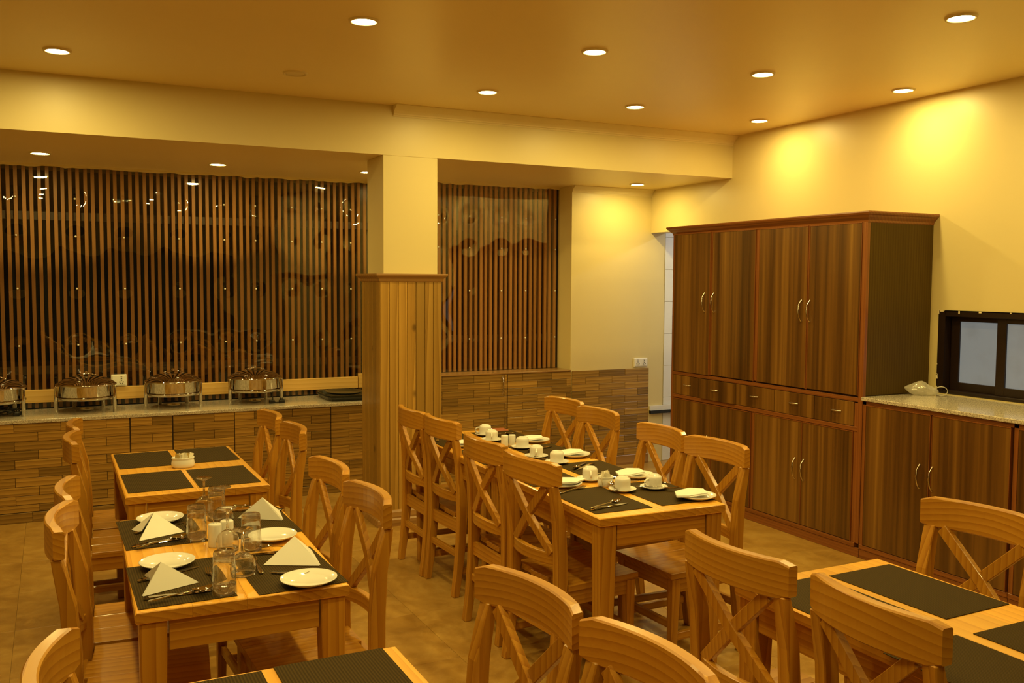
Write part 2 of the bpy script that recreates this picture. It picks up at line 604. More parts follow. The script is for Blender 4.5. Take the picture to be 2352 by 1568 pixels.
struct(cove(2.082, XR, YB, ZC, 0.075, 0.075).build('trim_1', trim_m), 'cream crown moulding on the beam')
struct(cove(4.122, XR, YC, ZS, 0.062, 0.06).build('trim_2', trim_m), 'cream crown moulding over the socket wall')
# ragged plaster strip above the left and right screens
rg = MB()
random.seed(3)
for (x0, x1, y) in ((-1.9, 2.46, YS1 - 0.02), (2.75, 4.12, YS2 - 0.02)):
    n = int((x1 - x0) / 0.05)
    top, bot = [], []
    for i in range(n + 1):
        x = x0 + (x1 - x0) * i / n
        top.append((x, y, ZS)); bot.append((x, y, ZS - 0.012 - random.random() * 0.012))
    rg.add(bot + top, [(i, i + 1, n + 2 + i, n + 1 + i) for i in range(n)])
struct(rg.build('trim_5', trim_m), 'ragged plaster edge above the slatted screens')

# ---- pillar cladding: planks, cap and base mouldings are parts of the pillar
xs = [1.976, 2.043, 2.107, 2.171, 2.234, 2.299, 2.363, 2.424]
for a, b in zip(xs[:-1], xs[1:]):
    d = random.uniform(0, 0.003)
    MB().box(a + 0.0012, b - 0.0012, 6.018 - d, YB, 0.10, 1.69).build('plank', teak, pil, 0.0025)
ys = [6.02, 6.10, 6.18, 6.27, 6.36, 6.43]
for a, b in zip(ys[:-1], ys[1:]):
    MB().box(1.976, 2.008, a + 0.0012, b - 0.0012, 0.10, 1.69).build('plank', teak, pil, 0.0025)
    MB().box(2.403, 2.424, a + 0.0012, b - 0.0012, 0.10, 1.69).build('plank', teak, pil, 0.0025)


def ring_mould(x0, x1, y0, y1, prof):
    rings = []
    for o, z in prof:
        rings.append([(x0 - o, y0 - o, z), (x1 + o, y0 - o, z), (x1 + o, y1 + o, z), (x0 - o, y1 + o, z)])
    return MB().loft(rings)


ring_mould(1.976, 2.424, 6.018, 6.43, [(0.002, 1.675), (0.006, 1.68), (0.010, 1.695), (0.024, 1.708), (0.03, 1.712), (0.034, 1.722), (0.033, 1.730)]).build('cap_moulding', teak_x, pil)
ring_mould(1.976, 2.424, 6.018, 6.43, [(0.028, 0.0), (0.028, 0.045), (0.018, 0.055), (0.014, 0.095), (0.006, 0.108), (0.002, 0.11)]).build('base_moulding', teak_x, pil)

# ------------------------------------------------------------------ slatted screens with plastic film
def screen(name, label, x0, x1, y, z0, z1, pitch, flabel, tacks):
    t = thing(name, label, 'screen', (x0, y, z0), 0)
    me = MB().box(-0.0127, 0.0127, 0, 0.03, 0, z1 - z0).mesh('slat', slat_wood, 0.001)
    n = int((x1 - x0) / pitch)
    for i in range(n + 1):
        link('slat', me, t, (i * pitch + random.uniform(-0.003, 0.003), 0, 0))
    MB().box(0, x1 - x0, 0.032, 0.06, 0.25, 0.31).box(0, x1 - x0, 0.032, 0.06, (z1 - z0) - 0.4, (z1 - z0) - 0.34).build('batten', dark_wall, t)
    # film in front, dimpled round its tacks
    random.seed(int(x0 * 10) + 50)
    nx, nz = int((x1 - x0) / 0.03), int((z1 - z0) / 0.03)
    ph = [random.uniform(0, 6.28) for _ in range(8)]
    vs_, fs = [], []
    for j in range(nz + 1):
        for i in range(nx + 1):
            x = (x1 - x0) * i / nx
            z = (z1 - z0) * j / nz
            d = 0.0016 * sin(x * 5.1 + ph[0] + 0.6 * sin(z * 3 + ph[1])) + 0.0013 * sin(z * 6.3 + ph[2] + x * 1.3) + 0.0006 * sin(x * 17 + ph[3]) * sin(z * 13 + ph[4])
            for (tx, tz) in tacks:
                r2_ = (x + x0 - tx) ** 2 + (z + z0 - tz) ** 2
                if r2_ < 0.03:
                    d -= 0.0055 * math.exp(-r2_ / 0.0022)
            vs_.append((x, -0.014 - d, z))
    for j in range(nz):
        for i in range(nx):
            a = j * (nx + 1) + i
            fs.append((a, a + 1, a + nx + 2, a + nx + 1))
    f = thing('plastic_sheet', flabel, 'plastic sheet', (x0, y, z0), 0)
    MB().add(vs_, fs, True).build('film', film, f)
    tk = MB().lathe([(0.0, 0.004), (0.005, 0.003), (0.0075, 0.0), (0.007, -0.002)], 8)
    tk.v = [(a, -c, b) for a, b, c in tk.v]
    tm = tk.mesh('tack', socket_m)
    for (tx, tz) in tacks:
        link('tack', tm, f, (tx - x0, -0.0135, tz - z0))
    return t


tl = [(x, z) for x in (-1.4, -0.95, -0.6, -0.23, 0.165, 0.5, 0.9, 1.245, 1.49, 1.785, 2.035, 2.285) for z in (2.28, 2.0, 1.61, 1.185)]
tr_ = [(x, z) for x in (2.95, 3.24, 3.545, 3.785, 4.085) for z in (2.24, 1.97, 1.6, 1.18)]
screen('slatted_screen', 'wide screen of thin upright brown slats behind the chafing dishes', -1.88, 2.45, YS1, 0.72, ZS - 0.005, 0.0517,
       'wide glossy clear plastic sheet tacked over slats behind the counter', tl)
screen('slatted_screen', 'narrower screen of upright brown slats right of the clad pillar', 2.77, 4.10, YS2, 0.90, ZS - 0.005, 0.0487,
       'narrower clear plastic sheet tacked over slats right of the pillar', tr_)

# ------------------------------------------------------------------ counters with wood-look tiles
TILE_H = 0.0628
tile_cache = {}


def tile_mesh(wd, hh):
    k = (round(wd, 3), round(hh, 3))
    if k not in tile_cache:
        tile_cache[k] = MB().box(0.0012, wd - 0.0012, -0.008, 0.001, 0.0011, hh - 0.0011).mesh('tile', tile_wood, 0.0015)
    return tile_cache[k]


def tile_rows(parent, x0, x1, y, z0, z1, tw_=0.29, rh=TILE_H, phase=0, ox=0.0):
    n = 0
    z = z1
    while z > z0 + 0.012:
        hh = min(rh, z - z0)
        x = x0
        first = tw_ * (0.5 if (n + phase) % 2 else 1.0) - ox
        if first < 0.05:
            first += tw_
        while x < x1 - 0.004:
            wd = min(first if x == x0 else tw_, x1 - x)
            if x1 - (x + wd) < 0.02:
                wd = x1 - x
            link('tile', tile_mesh(wd, hh), parent, (x, y - random.uniform(0, 0.0012), z - hh))
            x += wd
        z -= hh
        n += 1


grout = plain('dark_grout', (0.045, 0.026, 0.012), 0.9)
ct = MB().box(-1.9, 2.42, YC + 0.001, YC + 0.06, 0, 0.688).box(-1.9, 2.42, YC + 0.06, YS1 - 0.02, 0.64, 0.688).build('buffet_counter', grout)
tag(ct, 'long buffet counter faced with wood-look tiles, left of the pillar', 'counter')
tile_rows(ct, -1.9, 0.474, YC, 0.072, 0.688, ox=0.10)
tile_rows(ct, 0.480, 0.764, YC, 0.072, 0.688, 0.29, phase=1)
tile_rows(ct, 0.770, 1.206, YC, 0.072, 0.688, phase=0)
tile_rows(ct, 1.209, 1.944, YC, 0.072, 0.688, phase=1)
tile_rows(ct, 1.948, 2.42, YC, 0.072, 0.688, phase=0)
tile_rows(ct, -1.9, 2.42, YC - 0.006, 0.0, 0.070, 0.58, 0.07)
gt = MB().box(-1.9, 2.42, YC - 0.022, YS1 - 0.03, 0.690, 0.716).build('granite_worktop', granite_m, None, 0.004, 2)
tag(gt, 'pale speckled granite worktop under the chafing dishes', 'worktop')
ZT = 0.716
bb = MB().box(-1.88, 2.33, YS1 - 0.052, YS1 - 0.026, 0.765, 0.860).build('pine_board', board_wood, None, 0.002)
tag(bb, 'long knotty pale pine board behind the chafing dishes', 'board')
bk = MB().box(2.335, 2.44, YS1 - 0.055, YS1 - 0.026, 0.765, 0.885).build('pine_block', board_wood, None, 0.002)
tag(bk, 'short pine block at the end of the board by pillar', 'board')

cb = thing('tiled_cupboard', 'low built-in cupboard faced with wood-look tiles under right screen', 'cupboard', (0, 0, 0))
MB().box(2.43, 4.12, YC + 0.003, YC + 0.05, 0.06, 0.86).box(2.43, 4.12, YC + 0.05, YS2, 0.06, 0.1).build('carcass', grout, cb)
for (a, b, ph) in ((2.60, 3.491, 0), (3.497, 4.132, 1)):
    dr = MB().box(a, b, YC + 0.0005, YC + 0.004, 0.075, 0.884).build('door', grout, cb)
    tile_rows(dr, a, b, YC, 0.075, 0.884, 0.29, 0.0625, ph, 0.0)
tile_rows(cb, 2.43, 2.597, YC, 0.075, 0.884)
MB().box(2.43, 4.122, YC - 0.014, YS2 - 0.017, 0.886, 0.899).build('top_board', teak_x, cb, 0.002)
tile_rows(cb, 2.43, 4.132, YC - 0.004, 0.0, 0.072, 0.58, 0.072)
hp = [(3.445, YC - 0.008, 0.716), (3.445, YC - 0.022, 0.728), (3.445, YC - 0.032, 0.76), (3.445, YC - 0.034, 0.79), (3.445, YC - 0.032, 0.82), (3.445, YC - 0.022, 0.85), (3.445, YC - 0.008, 0.864)]
MB().tube(hp, [0.007, 0.005, 0.006, 0.0075, 0.006, 0.005, 0.007], 8).build('handle', steel, cb)
# tiled dado on the back wall right of the cupboard (tiles are parts of that wall)
tile_rows(wb, 4.136, 4.958, YC, 0.09, 0.888, 0.28, 0.0615, 0, 0.0)
MB().box(4.136, 4.96, YC - 0.016, YC, 0, 0.088).build('skirting', teak_x, wb, 0.003)


def socket(name, label, x, y, z, wd, hh, gangs, mirror_blank):
    s = thing(name, label, 'socket', (x, y, z))
    MB().box(0, wd, -0.012, 0, 0, hh).build('plate', socket_m, s, 0.003)
    MB().box(0.008, wd - 0.008, -0.016, -0.011, 0.008, hh - 0.008).build('insert', socket_m, s, 0.002)
    for g in gangs:
        cx_ = g * wd
        b = MB()
        for dx, dz, r in ((0, 0.16, 0.0048), (-0.012, -0.14, 0.0038), (0.012, -0.14, 0.0038), (-0.007, -0.27, 0.003), (0.007, -0.27, 0.003), (0, -0.02, 0.003)):
            q = MB().lathe([(0, 0.0), (r, 0.0), (r, 0.003)], 10)
            b.add([(cx_ + dx + a, -0.0165 - c_, hh / 2 + dz * hh + b_) for a, b_, c_ in q.v], q.f)
        b.build('pin_holes', black_plastic, s)
        MB().box(cx_ - 0.006, cx_ + 0.006, -0.018, -0.0155, hh * 0.80, hh * 0.84).build('switch', brushed, s)
    return s


socket('wall_socket', 'white double socket on cream wall above the tiled dado', 4.790, YC, 0.900, 0.148, 0.082, (0.27, 0.73), False)
socket('wall_socket', 'single white socket fixed to the pine board beside chafing dish', 0.385, YS1 - 0.056, 0.866, 0.11, 0.09, (0.66,), True)

# ------------------------------------------------------------------ chafing dishes
def chafer():
    t = thing('chafing_dish', 'x', 'chafing dish')
    g = 'round chafing dishes on the counter'
    t['group'] = g
    MB().lathe([(0.0, 0.092), (0.17, 0.092), (0.190, 0.095), (0.195, 0.103), (0.195, 0.194), (0.199, 0.198)], 48).build('water_pan', steel, t)
    lid = MB().lathe([(0.206, 0.197), (0.2075, 0.203), (0.200, 0.208), (0.190, 0.214), (0.172, 0.226), (0.148, 0.239), (0.118, 0.249), (0.080, 0.257), (0.040, 0.261), (0.0, 0.262)], 48).build('lid', steel, t)
    hb = [(-0.075, 0, 0.255), (-0.066, 0, 0.266), (-0.04, 0, 0.273), (0, 0, 0.275), (0.04, 0, 0.273), (0.066, 0, 0.266), (0.075, 0, 0.255)]
    MB().tube(hb, 0.004, 8).build('handle', steel, lid)
    MB().lathe([(0.0, 0.297), (0.009, 0.294), (0.013, 0.287), (0.010, 0.280), (0.005, 0.274)], 12).build('knob', steel, lid)
    lm = MB().lathe([(0.0, 0.0), (0.0135, 0.0), (0.0135, 0.19), (0.011, 0.197), (0.0, 0.2)], 14).mesh('leg', steel)
    for a in (-155, -25, 62, 118):
        l = link('leg', lm, t, (0.213 * cos(radians(a)), 0.213 * sin(radians(a)), 0))
    MB().lathe([(0.0, 0.010), (0.032, 0.010), (0.045, 0.018), (0.048, 0.016), (0.034, 0.004), (0.0, 0.0)], 20, (0, 0.02, 0)).build('burner_tray', steel, t)
    rr = MB()
    rr.tube([(0.2 * cos(radians(a)), 0.2 * sin(radians(a)), 0.112) for a in range(0, 361, 12)], 0.004, 6)
    rr.build('frame_ring', steel, t)
    return t


cp = chafer()
for i, (x, y, lab) in enumerate(((-0.385, 7.45, 'round steel chafing dish cut by the left frame edge, tangled black cord beneath'),
                                 (0.205, 7.45, 'round steel chafing dish just left of the wall socket'),
                                 (0.805, 7.44, 'round steel chafing dish, third from left, in mid-counter'),
                                 (1.415, 7.45, 'round steel chafing dish nearest to the black trays, cord beside it'))):
    place(cp, i > 0, (x, y, ZT), radians(-6), lab)


def cord(name, pts, label, plug=None):
    t = thing(name, label, 'cord')
    MB().tube(pts, 0.0045, 6).build('cable', black_plastic, t)
    for q in (plug or ()):
        MB().box(q[0] - 0.022, q[0] + 0.022, q[1] - 0.014, q[1] + 0.014, ZT, ZT + 0.028).build('plug', black_plastic, t, 0.006, 2)
    return t


random.seed(5)
tangle = []
for i in range(44):
    a = i * 0.72
    tangle.append((-0.30 + 0.10 * cos(a) * (0.5 + 0.5 * sin(i * 0.37)) , 7.42 + 0.09 * sin(a) * (0.6 + 0.4 * cos(i * .51)), ZT + 0.008 + 0.045 * abs(sin(i * 0.61))))
cord('power_cord', tangle, 'tangled black cord lying under the leftmost chafing dish', [(-0.25, 7.38), (-0.23, 7.43)])
cord('power_cord', [(1.50, 7.42, ZT + 0.1), (1.535, 7.40, ZT + 0.07), (1.54, 7.38, ZT + 0.03), (1.52, 7.36, ZT + 0.008), (1.56, 7.345, ZT + 0.006), (1.60, 7.34, ZT + 0.01)],
     'short black cord with plugs beside the chafing dish near trays', [(1.525, 7.345), (1.60, 7.335)])


def tray(z, rz, lab, k):
    pr = [(0.0, 0.004), (0.148, 0.004), (0.156, 0.007), (0.167, 0.034), (0.175, 0.036), (0.175, 0.030), (0.160, 0.001), (0.0, 0.0)]
    rings = []
    for r, zz in pr:
        ring = []
        for j in range(40):
            a = 2 * pi * j / 40
            p = 6.0
            q = (abs(cos(a)) ** p + abs(sin(a)) ** p) ** (-1 / p)
            ring.append((r * q * cos(a) * 1.06, r * q * sin(a) * 1.32, zz))
        rings.append(ring)
    o = MB().loft(rings, True, False).build('serving_tray', tray_m)
    o.location = (2.135, 7.45, z)
    o.rotation_euler = (0, 0, rz)
    return tag(o, lab, 'tray', 'black serving trays')


tray(ZT + 0.0005, 0.0, 'black rectangular serving tray at the bottom of the small stack', 0)
tray(ZT + 0.0105, 0.012, 'black rectangular serving tray in the middle of the small stack', 1)
o = MB().lathe([(0.0, 0.003), (0.125, 0.003), (0.147, 0.016), (0.152, 0.016), (0.13, 0.0), (0.0, 0.0)], 40, sy=1.15).build('round_tray', tray_m)
o.location = (2.135, 7.45, ZT + 0.042)
tag(o, 'dark oval tray lying on top of the black trays by pillar', 'tray', 'black serving trays')

# ------------------------------------------------------------------ wardrobe, base cupboards, window
QX = 4.400


def bow_handle(parent, y, z0, z1, x=QX):
    zc, h = (z0 + z1) / 2, (z1 - z0) / 2
    pts = [(x - d, y, zc + h * k) for k, d in ((-1, 0.002), (-0.86, 0.012), (-0.55, 0.026), (0, 0.031), (0.55, 0.026), (0.86, 0.012), (1, 0.002))]
    return MB().tube(pts, [0.006, 0.0035, 0.0045, 0.0065, 0.0045, 0.0035, 0.006], 8).build('handle', brushed, parent)


wd = thing('wardrobe', 'tall dark zebra-grain wardrobe with drawers and cornice against right wall', 'wardrobe')
W0, W1 = 4.094, 6.045
MB().box(QX + 0.02, XR - 0.002, W0 + 0.004, W1 - 0.004, 0.06, 2.045).build('carcass', dark_side, wd)
MB().box(QX, XR - 0.002, W0 + 0.0005, W0 + 0.0035, 0.998, 2.05).build('side_panel', dark_side, wd)
MB().box(QX + 0.012, XR - 0.002, W1 - 0.004, W1 + 0.002, 0.0, 2.05).build('side_panel', dark_side, wd)


def front_bar(parent, name, y0, y1, z0, z1, m, d=0.0):
    return MB().box(QX - d, QX + 0.022, y0, y1, z0, z1).build(name, m, parent, 0.002)


front_bar(wd, 'stile', W0, 4.129, 0.085, 2.05, red_wood_z, 0.004)
front_bar(wd, 'stile', 4.127, 4.158, 0.085, 0.95, red_wood_z)
front_bar(wd, 'stile', 6.018, W1, 0.085, 2.05, red_wood_z, 0.004)
front_bar(wd, 'stile', 5.044, 5.078, 0.995, 2.05, red_wood_z)
front_bar(wd, 'stile', 5.058, 5.09, 0.085, 0.77, red_wood_z)
front_bar(wd, 'rail', 4.127, 6.018, 0.957, 0.984, red_wood, 0.004)
front_bar(wd, 'rail', 4.127, 6.018, 0.775, 0.803, red_wood, 0.004)
front_bar(wd, 'rail', 4.127, 6.018, 0.058, 0.086, red_wood, 0.006)
front_bar(wd, 'plinth', W0, W1, 0.0, 0.057, red_wood, 0.002)


def leaf(parent, y0, y1, z0, z1, out=0.006, hz=None, hy=None, name='door'):
    d = thing_part(name, parent)
    p = MB().box(QX - out, QX + 0.016, y0 + 0.002, y1 - 0.002, z0 + 0.002, z1 - 0.002).build(name, lam, parent, 0.0012)
    MB().box(QX - out - 0.002, QX + 0.016, y0 + 0.001, y1 - 0.001, z1 - 0.0018, z1 + 0.0035).box(QX - out - 0.002, QX + 0.016, y0 - 0.001, y0 + 0.0018, z0, z1).box(QX - out - 0.002, QX + 0.016, y1 - 0.0018, y1 + 0.001, z0, z1).build('edging', red_wood_z, p)
    if hz:
        bow_handle(p, hy, hz[0], hz[1], QX - out)
    return p


def thing_part(name, parent):
    return None


leaf(wd, 5.566, 6.010, 0.986, 2.052, 0.014, (1.462, 1.604), 5.622)
leaf(wd, 5.080, 5.549, 0.990, 2.050, 0.006, (1.462, 1.604), 5.524)
leaf(wd, 4.578, 5.042, 0.992, 2.048, 0.006, (1.432, 1.568), 4.624)
leaf(wd, 4.131, 4.562, 0.994, 2.046, 0.006, (1.432, 1.568), 4.548)
MB().box(QX - 0.003, QX + 0.01, 5.551, 5.564, 0.99, 2.05).build('cover_strip', red_wood_z, wd)
MB().box(QX - 0.003, QX + 0.01, 4.564, 4.576, 0.99, 2.05).build('cover_strip', red_wood_z, wd)
for (a, b, hy, out) in ((5.665, 6.015, 5.832, 0.004), (5.268, 5.663, 5.486, 0.02), (4.864, 5.262, 5.066, 0.004), (4.492, 4.862, 4.678, 0.004), (4.16, 4.490, 4.302, 0.004)):
    d = MB().box(QX - out, QX + 0.016, a + 0.0015, b - 0.0015, 0.806, 0.954).build('drawer', lam, wd, 0.0012)
    pts = [(QX - out - k, hy + s, 0.886) for s, k in ((-0.04, 0.001), (-0.032, 0.012), (-0.015, 0.02), (0.015, 0.02), (0.032, 0.012), (0.04, 0.001))]
    MB().tube(pts, [0.005, 0.0035, 0.005, 0.005, 0.0035, 0.005], 8).build('handle', brushed, d)
leaf(wd, 5.536, 6.015, 0.088, 0.768, 0.006, (0.39, 0.53), 5.575)
leaf(wd, 5.094, 5.533, 0.088, 0.768, 0.006, (0.39, 0.53), 5.49)
leaf(wd, 4.595, 5.056, 0.088, 0.770, 0.006, (0.386, 0.526), 4.646)
leaf(wd, 4.160, 4.591, 0.088, 0.770, 0.006, (0.386, 0.526), 4.567)
cprof = [(0.0, 2.046), (0.004, 2.05), (0.006, 2.062), (0.022, 2.078), (0.030, 2.088), (0.038, 2.094), (0.044, 2.104), (0.042, 2.112), (-0.02, 2.113)]
rings = []
for o_, z in cprof:
    rings.append([(QX - o_, W0 - o_, z), (XR - 0.003, W0 - o_, z), (XR - 0.003, W1 + o_, z), (QX - o_, W1 + o_, z)])
MB().loft(rings).build('cornice', red_wood, wd)

# base cupboards, one unit per pair of doors
edges = [4.091, 3.098, 2.10, 1.10]
for i, lab in enumerate(('low dark zebra-grain base cupboard next to the wardrobe', 'low dark zebra-grain base cupboard at the right frame edge', 'low dark zebra-grain base cupboard outside the right edge')):
    y1, y0 = edges[i], edges[i + 1]
    b = thing('base_cupboard', lab, 'cupboard', (0, 0, 0), 0, 'low base cupboards')
    MB().box(QX + 0.02, XR - 0.002, y0 + 0.002, y1 - 0.002, 0.0, 0.968).build('carcass', dark_side, b)
    front_bar(b, 'stile', y1 - 0.028, y1 - 0.001, 0.085, 0.968, red_wood_z, 0.002)
    front_bar(b, 'rail', y0 + 0.001, y1 - 0.001, 0.946, 0.968, red_wood, 0.002)
    front_bar(b, 'rail', y0 + 0.001, y1 - 0.001, 0.058, 0.086, red_wood, 0.006)
    front_bar(b, 'plinth', y0 + 0.001, y1 - 0.001, 0.0, 0.057, red_wood, 0.002)
    ym = (y0 + y1) / 2 + 0.0 - 0.002
    leaf(b, ym + 0.007, y1 - 0.03, 0.088, 0.944, 0.008, (0.522, 0.657), ym + 0.066)
    leaf(b, y0 + 0.012, ym - 0.007, 0.088, 0.944, 0.008, (0.522, 0.657), ym - 0.016 - 0.003)
gw = MB().box(QX - 0.02, XR - 0.002, 1.10, 4.090, 0.971, 0.994).build('granite_worktop', granite_m, None, 0.004, 2)
tag(gw, 'pale speckled granite worktop below the window, beside the wardrobe', 'worktop')

wi = struct(MB().box(XR - 0.004, XR + 0.11, WY0, WY0 + 0.05, WZ0, WZ1).box(XR - 0.004, XR + 0.11, WY1 - 0.05, WY1, WZ0, WZ1).box(XR - 0.004, XR + 0.11, WY0 + 0.05, WY1 - 0.05, WZ1 - 0.035, WZ1).box(XR - 0.004, XR + 0.11, WY0 + 0.05, WY1 - 0.05, WZ0, WZ0 + 0.02).build('window_1', window_frame_m, None, 0.003), 'dark brown sliding window with frosted panes')
for (a, b, xo) in ((3.585, 3.985, 0.055), (3.195, 3.65, 0.025), (2.78, 3.26, 0.055), (2.36, 2.84, 0.025)):
    s = MB().box(XR + xo, XR + xo + 0.03, a, a + 0.06, WZ0 + 0.02, WZ1 - 0.035).box(XR + xo, XR + xo + 0.03, b - 0.06, b, WZ0 + 0.02, WZ1 - 0.035)
    s.box(XR + xo, XR + xo + 0.03, a + 0.06, b - 0.06, WZ1 - 0.065, WZ1 - 0.035).box(XR + xo, XR + xo + 0.03, a + 0.06, b - 0.06, WZ0 + 0.02, WZ0 + 0.07)
    so = s.build('sash', window_frame_m, wi, 0.002)
    MB().box(XR + xo + 0.012, XR + xo + 0.018, a + 0.06, b - 0.06, WZ0 + 0.07, WZ1 - 0.065).build('pane', frost, so)
pt = plain('chipped_plaster', (0.80, 0.70, 0.48), 0.8)
random.seed(12)
ch = MB()
for i in range(26):
    y = random.uniform(WY0 + 0.1, WY1); s_ = random.uniform(0.004, 0.016)
    ch.box(XR - 0.0052, XR - 0.0035, y, y + s_ * 2, WZ1 - random.uniform(0.0, 0.02), WZ1 + 0.001)
for i in range(8):
    z = random.uniform(WZ0, WZ1); ch.box(XR - 0.0052, XR - 0.0035, WY1 - random.uniform(0.004, 0.012), WY1 + 0.001, z, z + random.uniform(0.006, 0.02))
ch.build('plaster_chips', pt, wi)['kind'] = 'stuff'

# ---- plastic bag on the right worktop
random.seed(21)
bag = thing('plastic_bag', 'crumpled milky plastic carrier bag on the granite by the wardrobe', 'plastic bag', (4.80, 3.982, 0.9945), radians(-44))
ring_pts = []
for u, rad, zc in ((0.0, 0.004, 0.044), (0.08, 0.016, 0.040), (0.18, 0.027, 0.038), (0.3, 0.037, 0.040), (0.42, 0.043, 0.044), (0.52, 0.044, 0.043), (0.62, 0.038, 0.037), (0.72, 0.031, 0.031), (0.82, 0.027, 0.028), (0.92, 0.022, 0.026), (1.0, 0.010, 0.026)):
    rr_ = []
    for j in range(24):
        a = 2 * pi * j / 24
        k = 1 + random.uniform(-0.13, 0.13) + 0.07 * sin(5 * a + u * 9)
        rr_.append((-0.115 + 0.19 * u + random.uniform(-0.004, 0.004), rad * k * cos(a) * 1.2, max(0.0008, zc + rad * k * sin(a))))
    ring_pts.append(rr_)
MB().loft(ring_pts, True, True, True).build('bag_body', bag_m, bag)
lp2 = MB()
loop = []
for k in range(19):
    a = radians(165 - 330 * k / 18)
    w_ = 0.004 + 0.005 * abs(sin(k * 1.1))
    x, z = 0.092 + 0.034 * cos(a), 0.030 + 0.026 * sin(a)
    loop.append([(x, -w_ - 0.004, z), (x, w_ - 0.004, z + 0.002), (x + 0.0025 * cos(a), w_ - 0.004, z + 0.0025 * sin(a) + 0.002), (x + 0.0025 * cos(a), -w_ - 0.004, z + 0.0025 * sin(a))])
lp2.loft(loop)
lp2.build('bag_handle', bag_m, bag)

# ------------------------------------------------------------------ tables
TZ = 0.76


def make_table(L, Wd):
    t = thing('dining_table', 'x', 'table', (0, 0, 0), 0, 'pine dining tables')
    n = 4
    pw = Wd / n
    for i in range(n):
        a = -Wd / 2 + pw * i
        x0, x1, c = a, a + pw - (0.0004 if i < n - 1 else 0), 0.004
        cl, cr_ = (c if i == 0 else 0.0002), (c if i == n - 1 else 0.0002)
        rings = []
        for y, k in ((-L / 2, 1), (-L / 2 + c * 0.35, 0.35), (-L / 2 + c, 0), (L / 2 - c, 0), (L / 2 - c * 0.35, 0.35), (L / 2, 1)):
            zt, zb = TZ - c * k, TZ - 0.036 + c * k
            rings.append([(x0, y, zb + cl), (x0 + cl, y, zb), (x1 - cr_, y, zb), (x1, y, zb + cr_), (x1, y, zt - cr_), (x1 - cr_, y, zt), (x0 + cl, y, zt), (x0, y, zt - cl)])
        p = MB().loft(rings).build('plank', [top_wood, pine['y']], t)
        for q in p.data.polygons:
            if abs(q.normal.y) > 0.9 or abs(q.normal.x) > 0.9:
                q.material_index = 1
    ax, ay = Wd / 2 - 0.03, L / 2 - 0.03
    for s in (-1, 1):
        MB().box(-ax + 0.06, ax - 0.06, s * ay - 0.012, s * ay + 0.012, TZ - 0.125, TZ - 0.037).build('apron', pine['x'], t)
        MB().box(s * ax - 0.012, s * ax + 0.012, -ay + 0.06, ay - 0.06, TZ - 0.125, TZ - 0.037).build('apron', pine['y'], t)
    for sx in (-1, 1):
        for sy in (-1, 1):
            x, y = sx * (Wd / 2 - 0.047), sy * (L / 2 - 0.047)
            def sq(cx_, cy_, h, z): return [(cx_ - h, cy_ - h, z), (cx_ + h, cy_ - h, z), (cx_ + h, cy_ + h, z), (cx_ - h, cy_ + h, z)]
            MB().loft([sq(x + sx * 0.006, y + sy * 0.006, 0.026, 0), sq(x, y, 0.036, TZ - 0.14), sq(x, y, 0.037, TZ - 0.037)]).build('leg', pine['z'], t, 0.003)
    return t


tb_proto = make_table(1.088, 0.605)
TABLES = {'T1': (0.498, 3.255, 'pine table laid with white plates, tented napkins and upturned glasses'),
          'T2': (0.558, 4.758, 'bare pine table with four dark mats and one sugar bowl, by the counter'),
          'T4': (0.455, 1.645, 'pine table cut by the bottom frame edge, two dark mats showing'),
          'T5': (2.160, 1.665, 'pine table at lower right with empty dark mats, before the cupboards'),
          'T3a': (2.206, 3.588, 'nearer of two pine tables joined end to end, laid with cups'),
          'T3b': (2.214, 4.680, 'farther of two pine tables joined end to end, near the pillar')}
ROT = {'T1': -0.022, 'T2': 0.0, 'T3a': -0.022, 'T3b': -0.022}
for i, (k, (x, y, lab)) in enumerate(TABLES.items()):
    place(tb_proto, i > 0, (x, y, 0), ROT.get(k, 0.0), lab)

# ------------------------------------------------------------------ placemats
mat_me = MB().box(-0.135, 0.135, -0.211, 0.211, 0, 0.0022).mesh('placemat', weave, 0.0006)


def mat_at(x, y, rz, lab):
    o = link('placemat', mat_me, None, (x, y, TZ + 0.0004), rz)
    tag(o, lab, 'placemat', 'dark woven placemats')


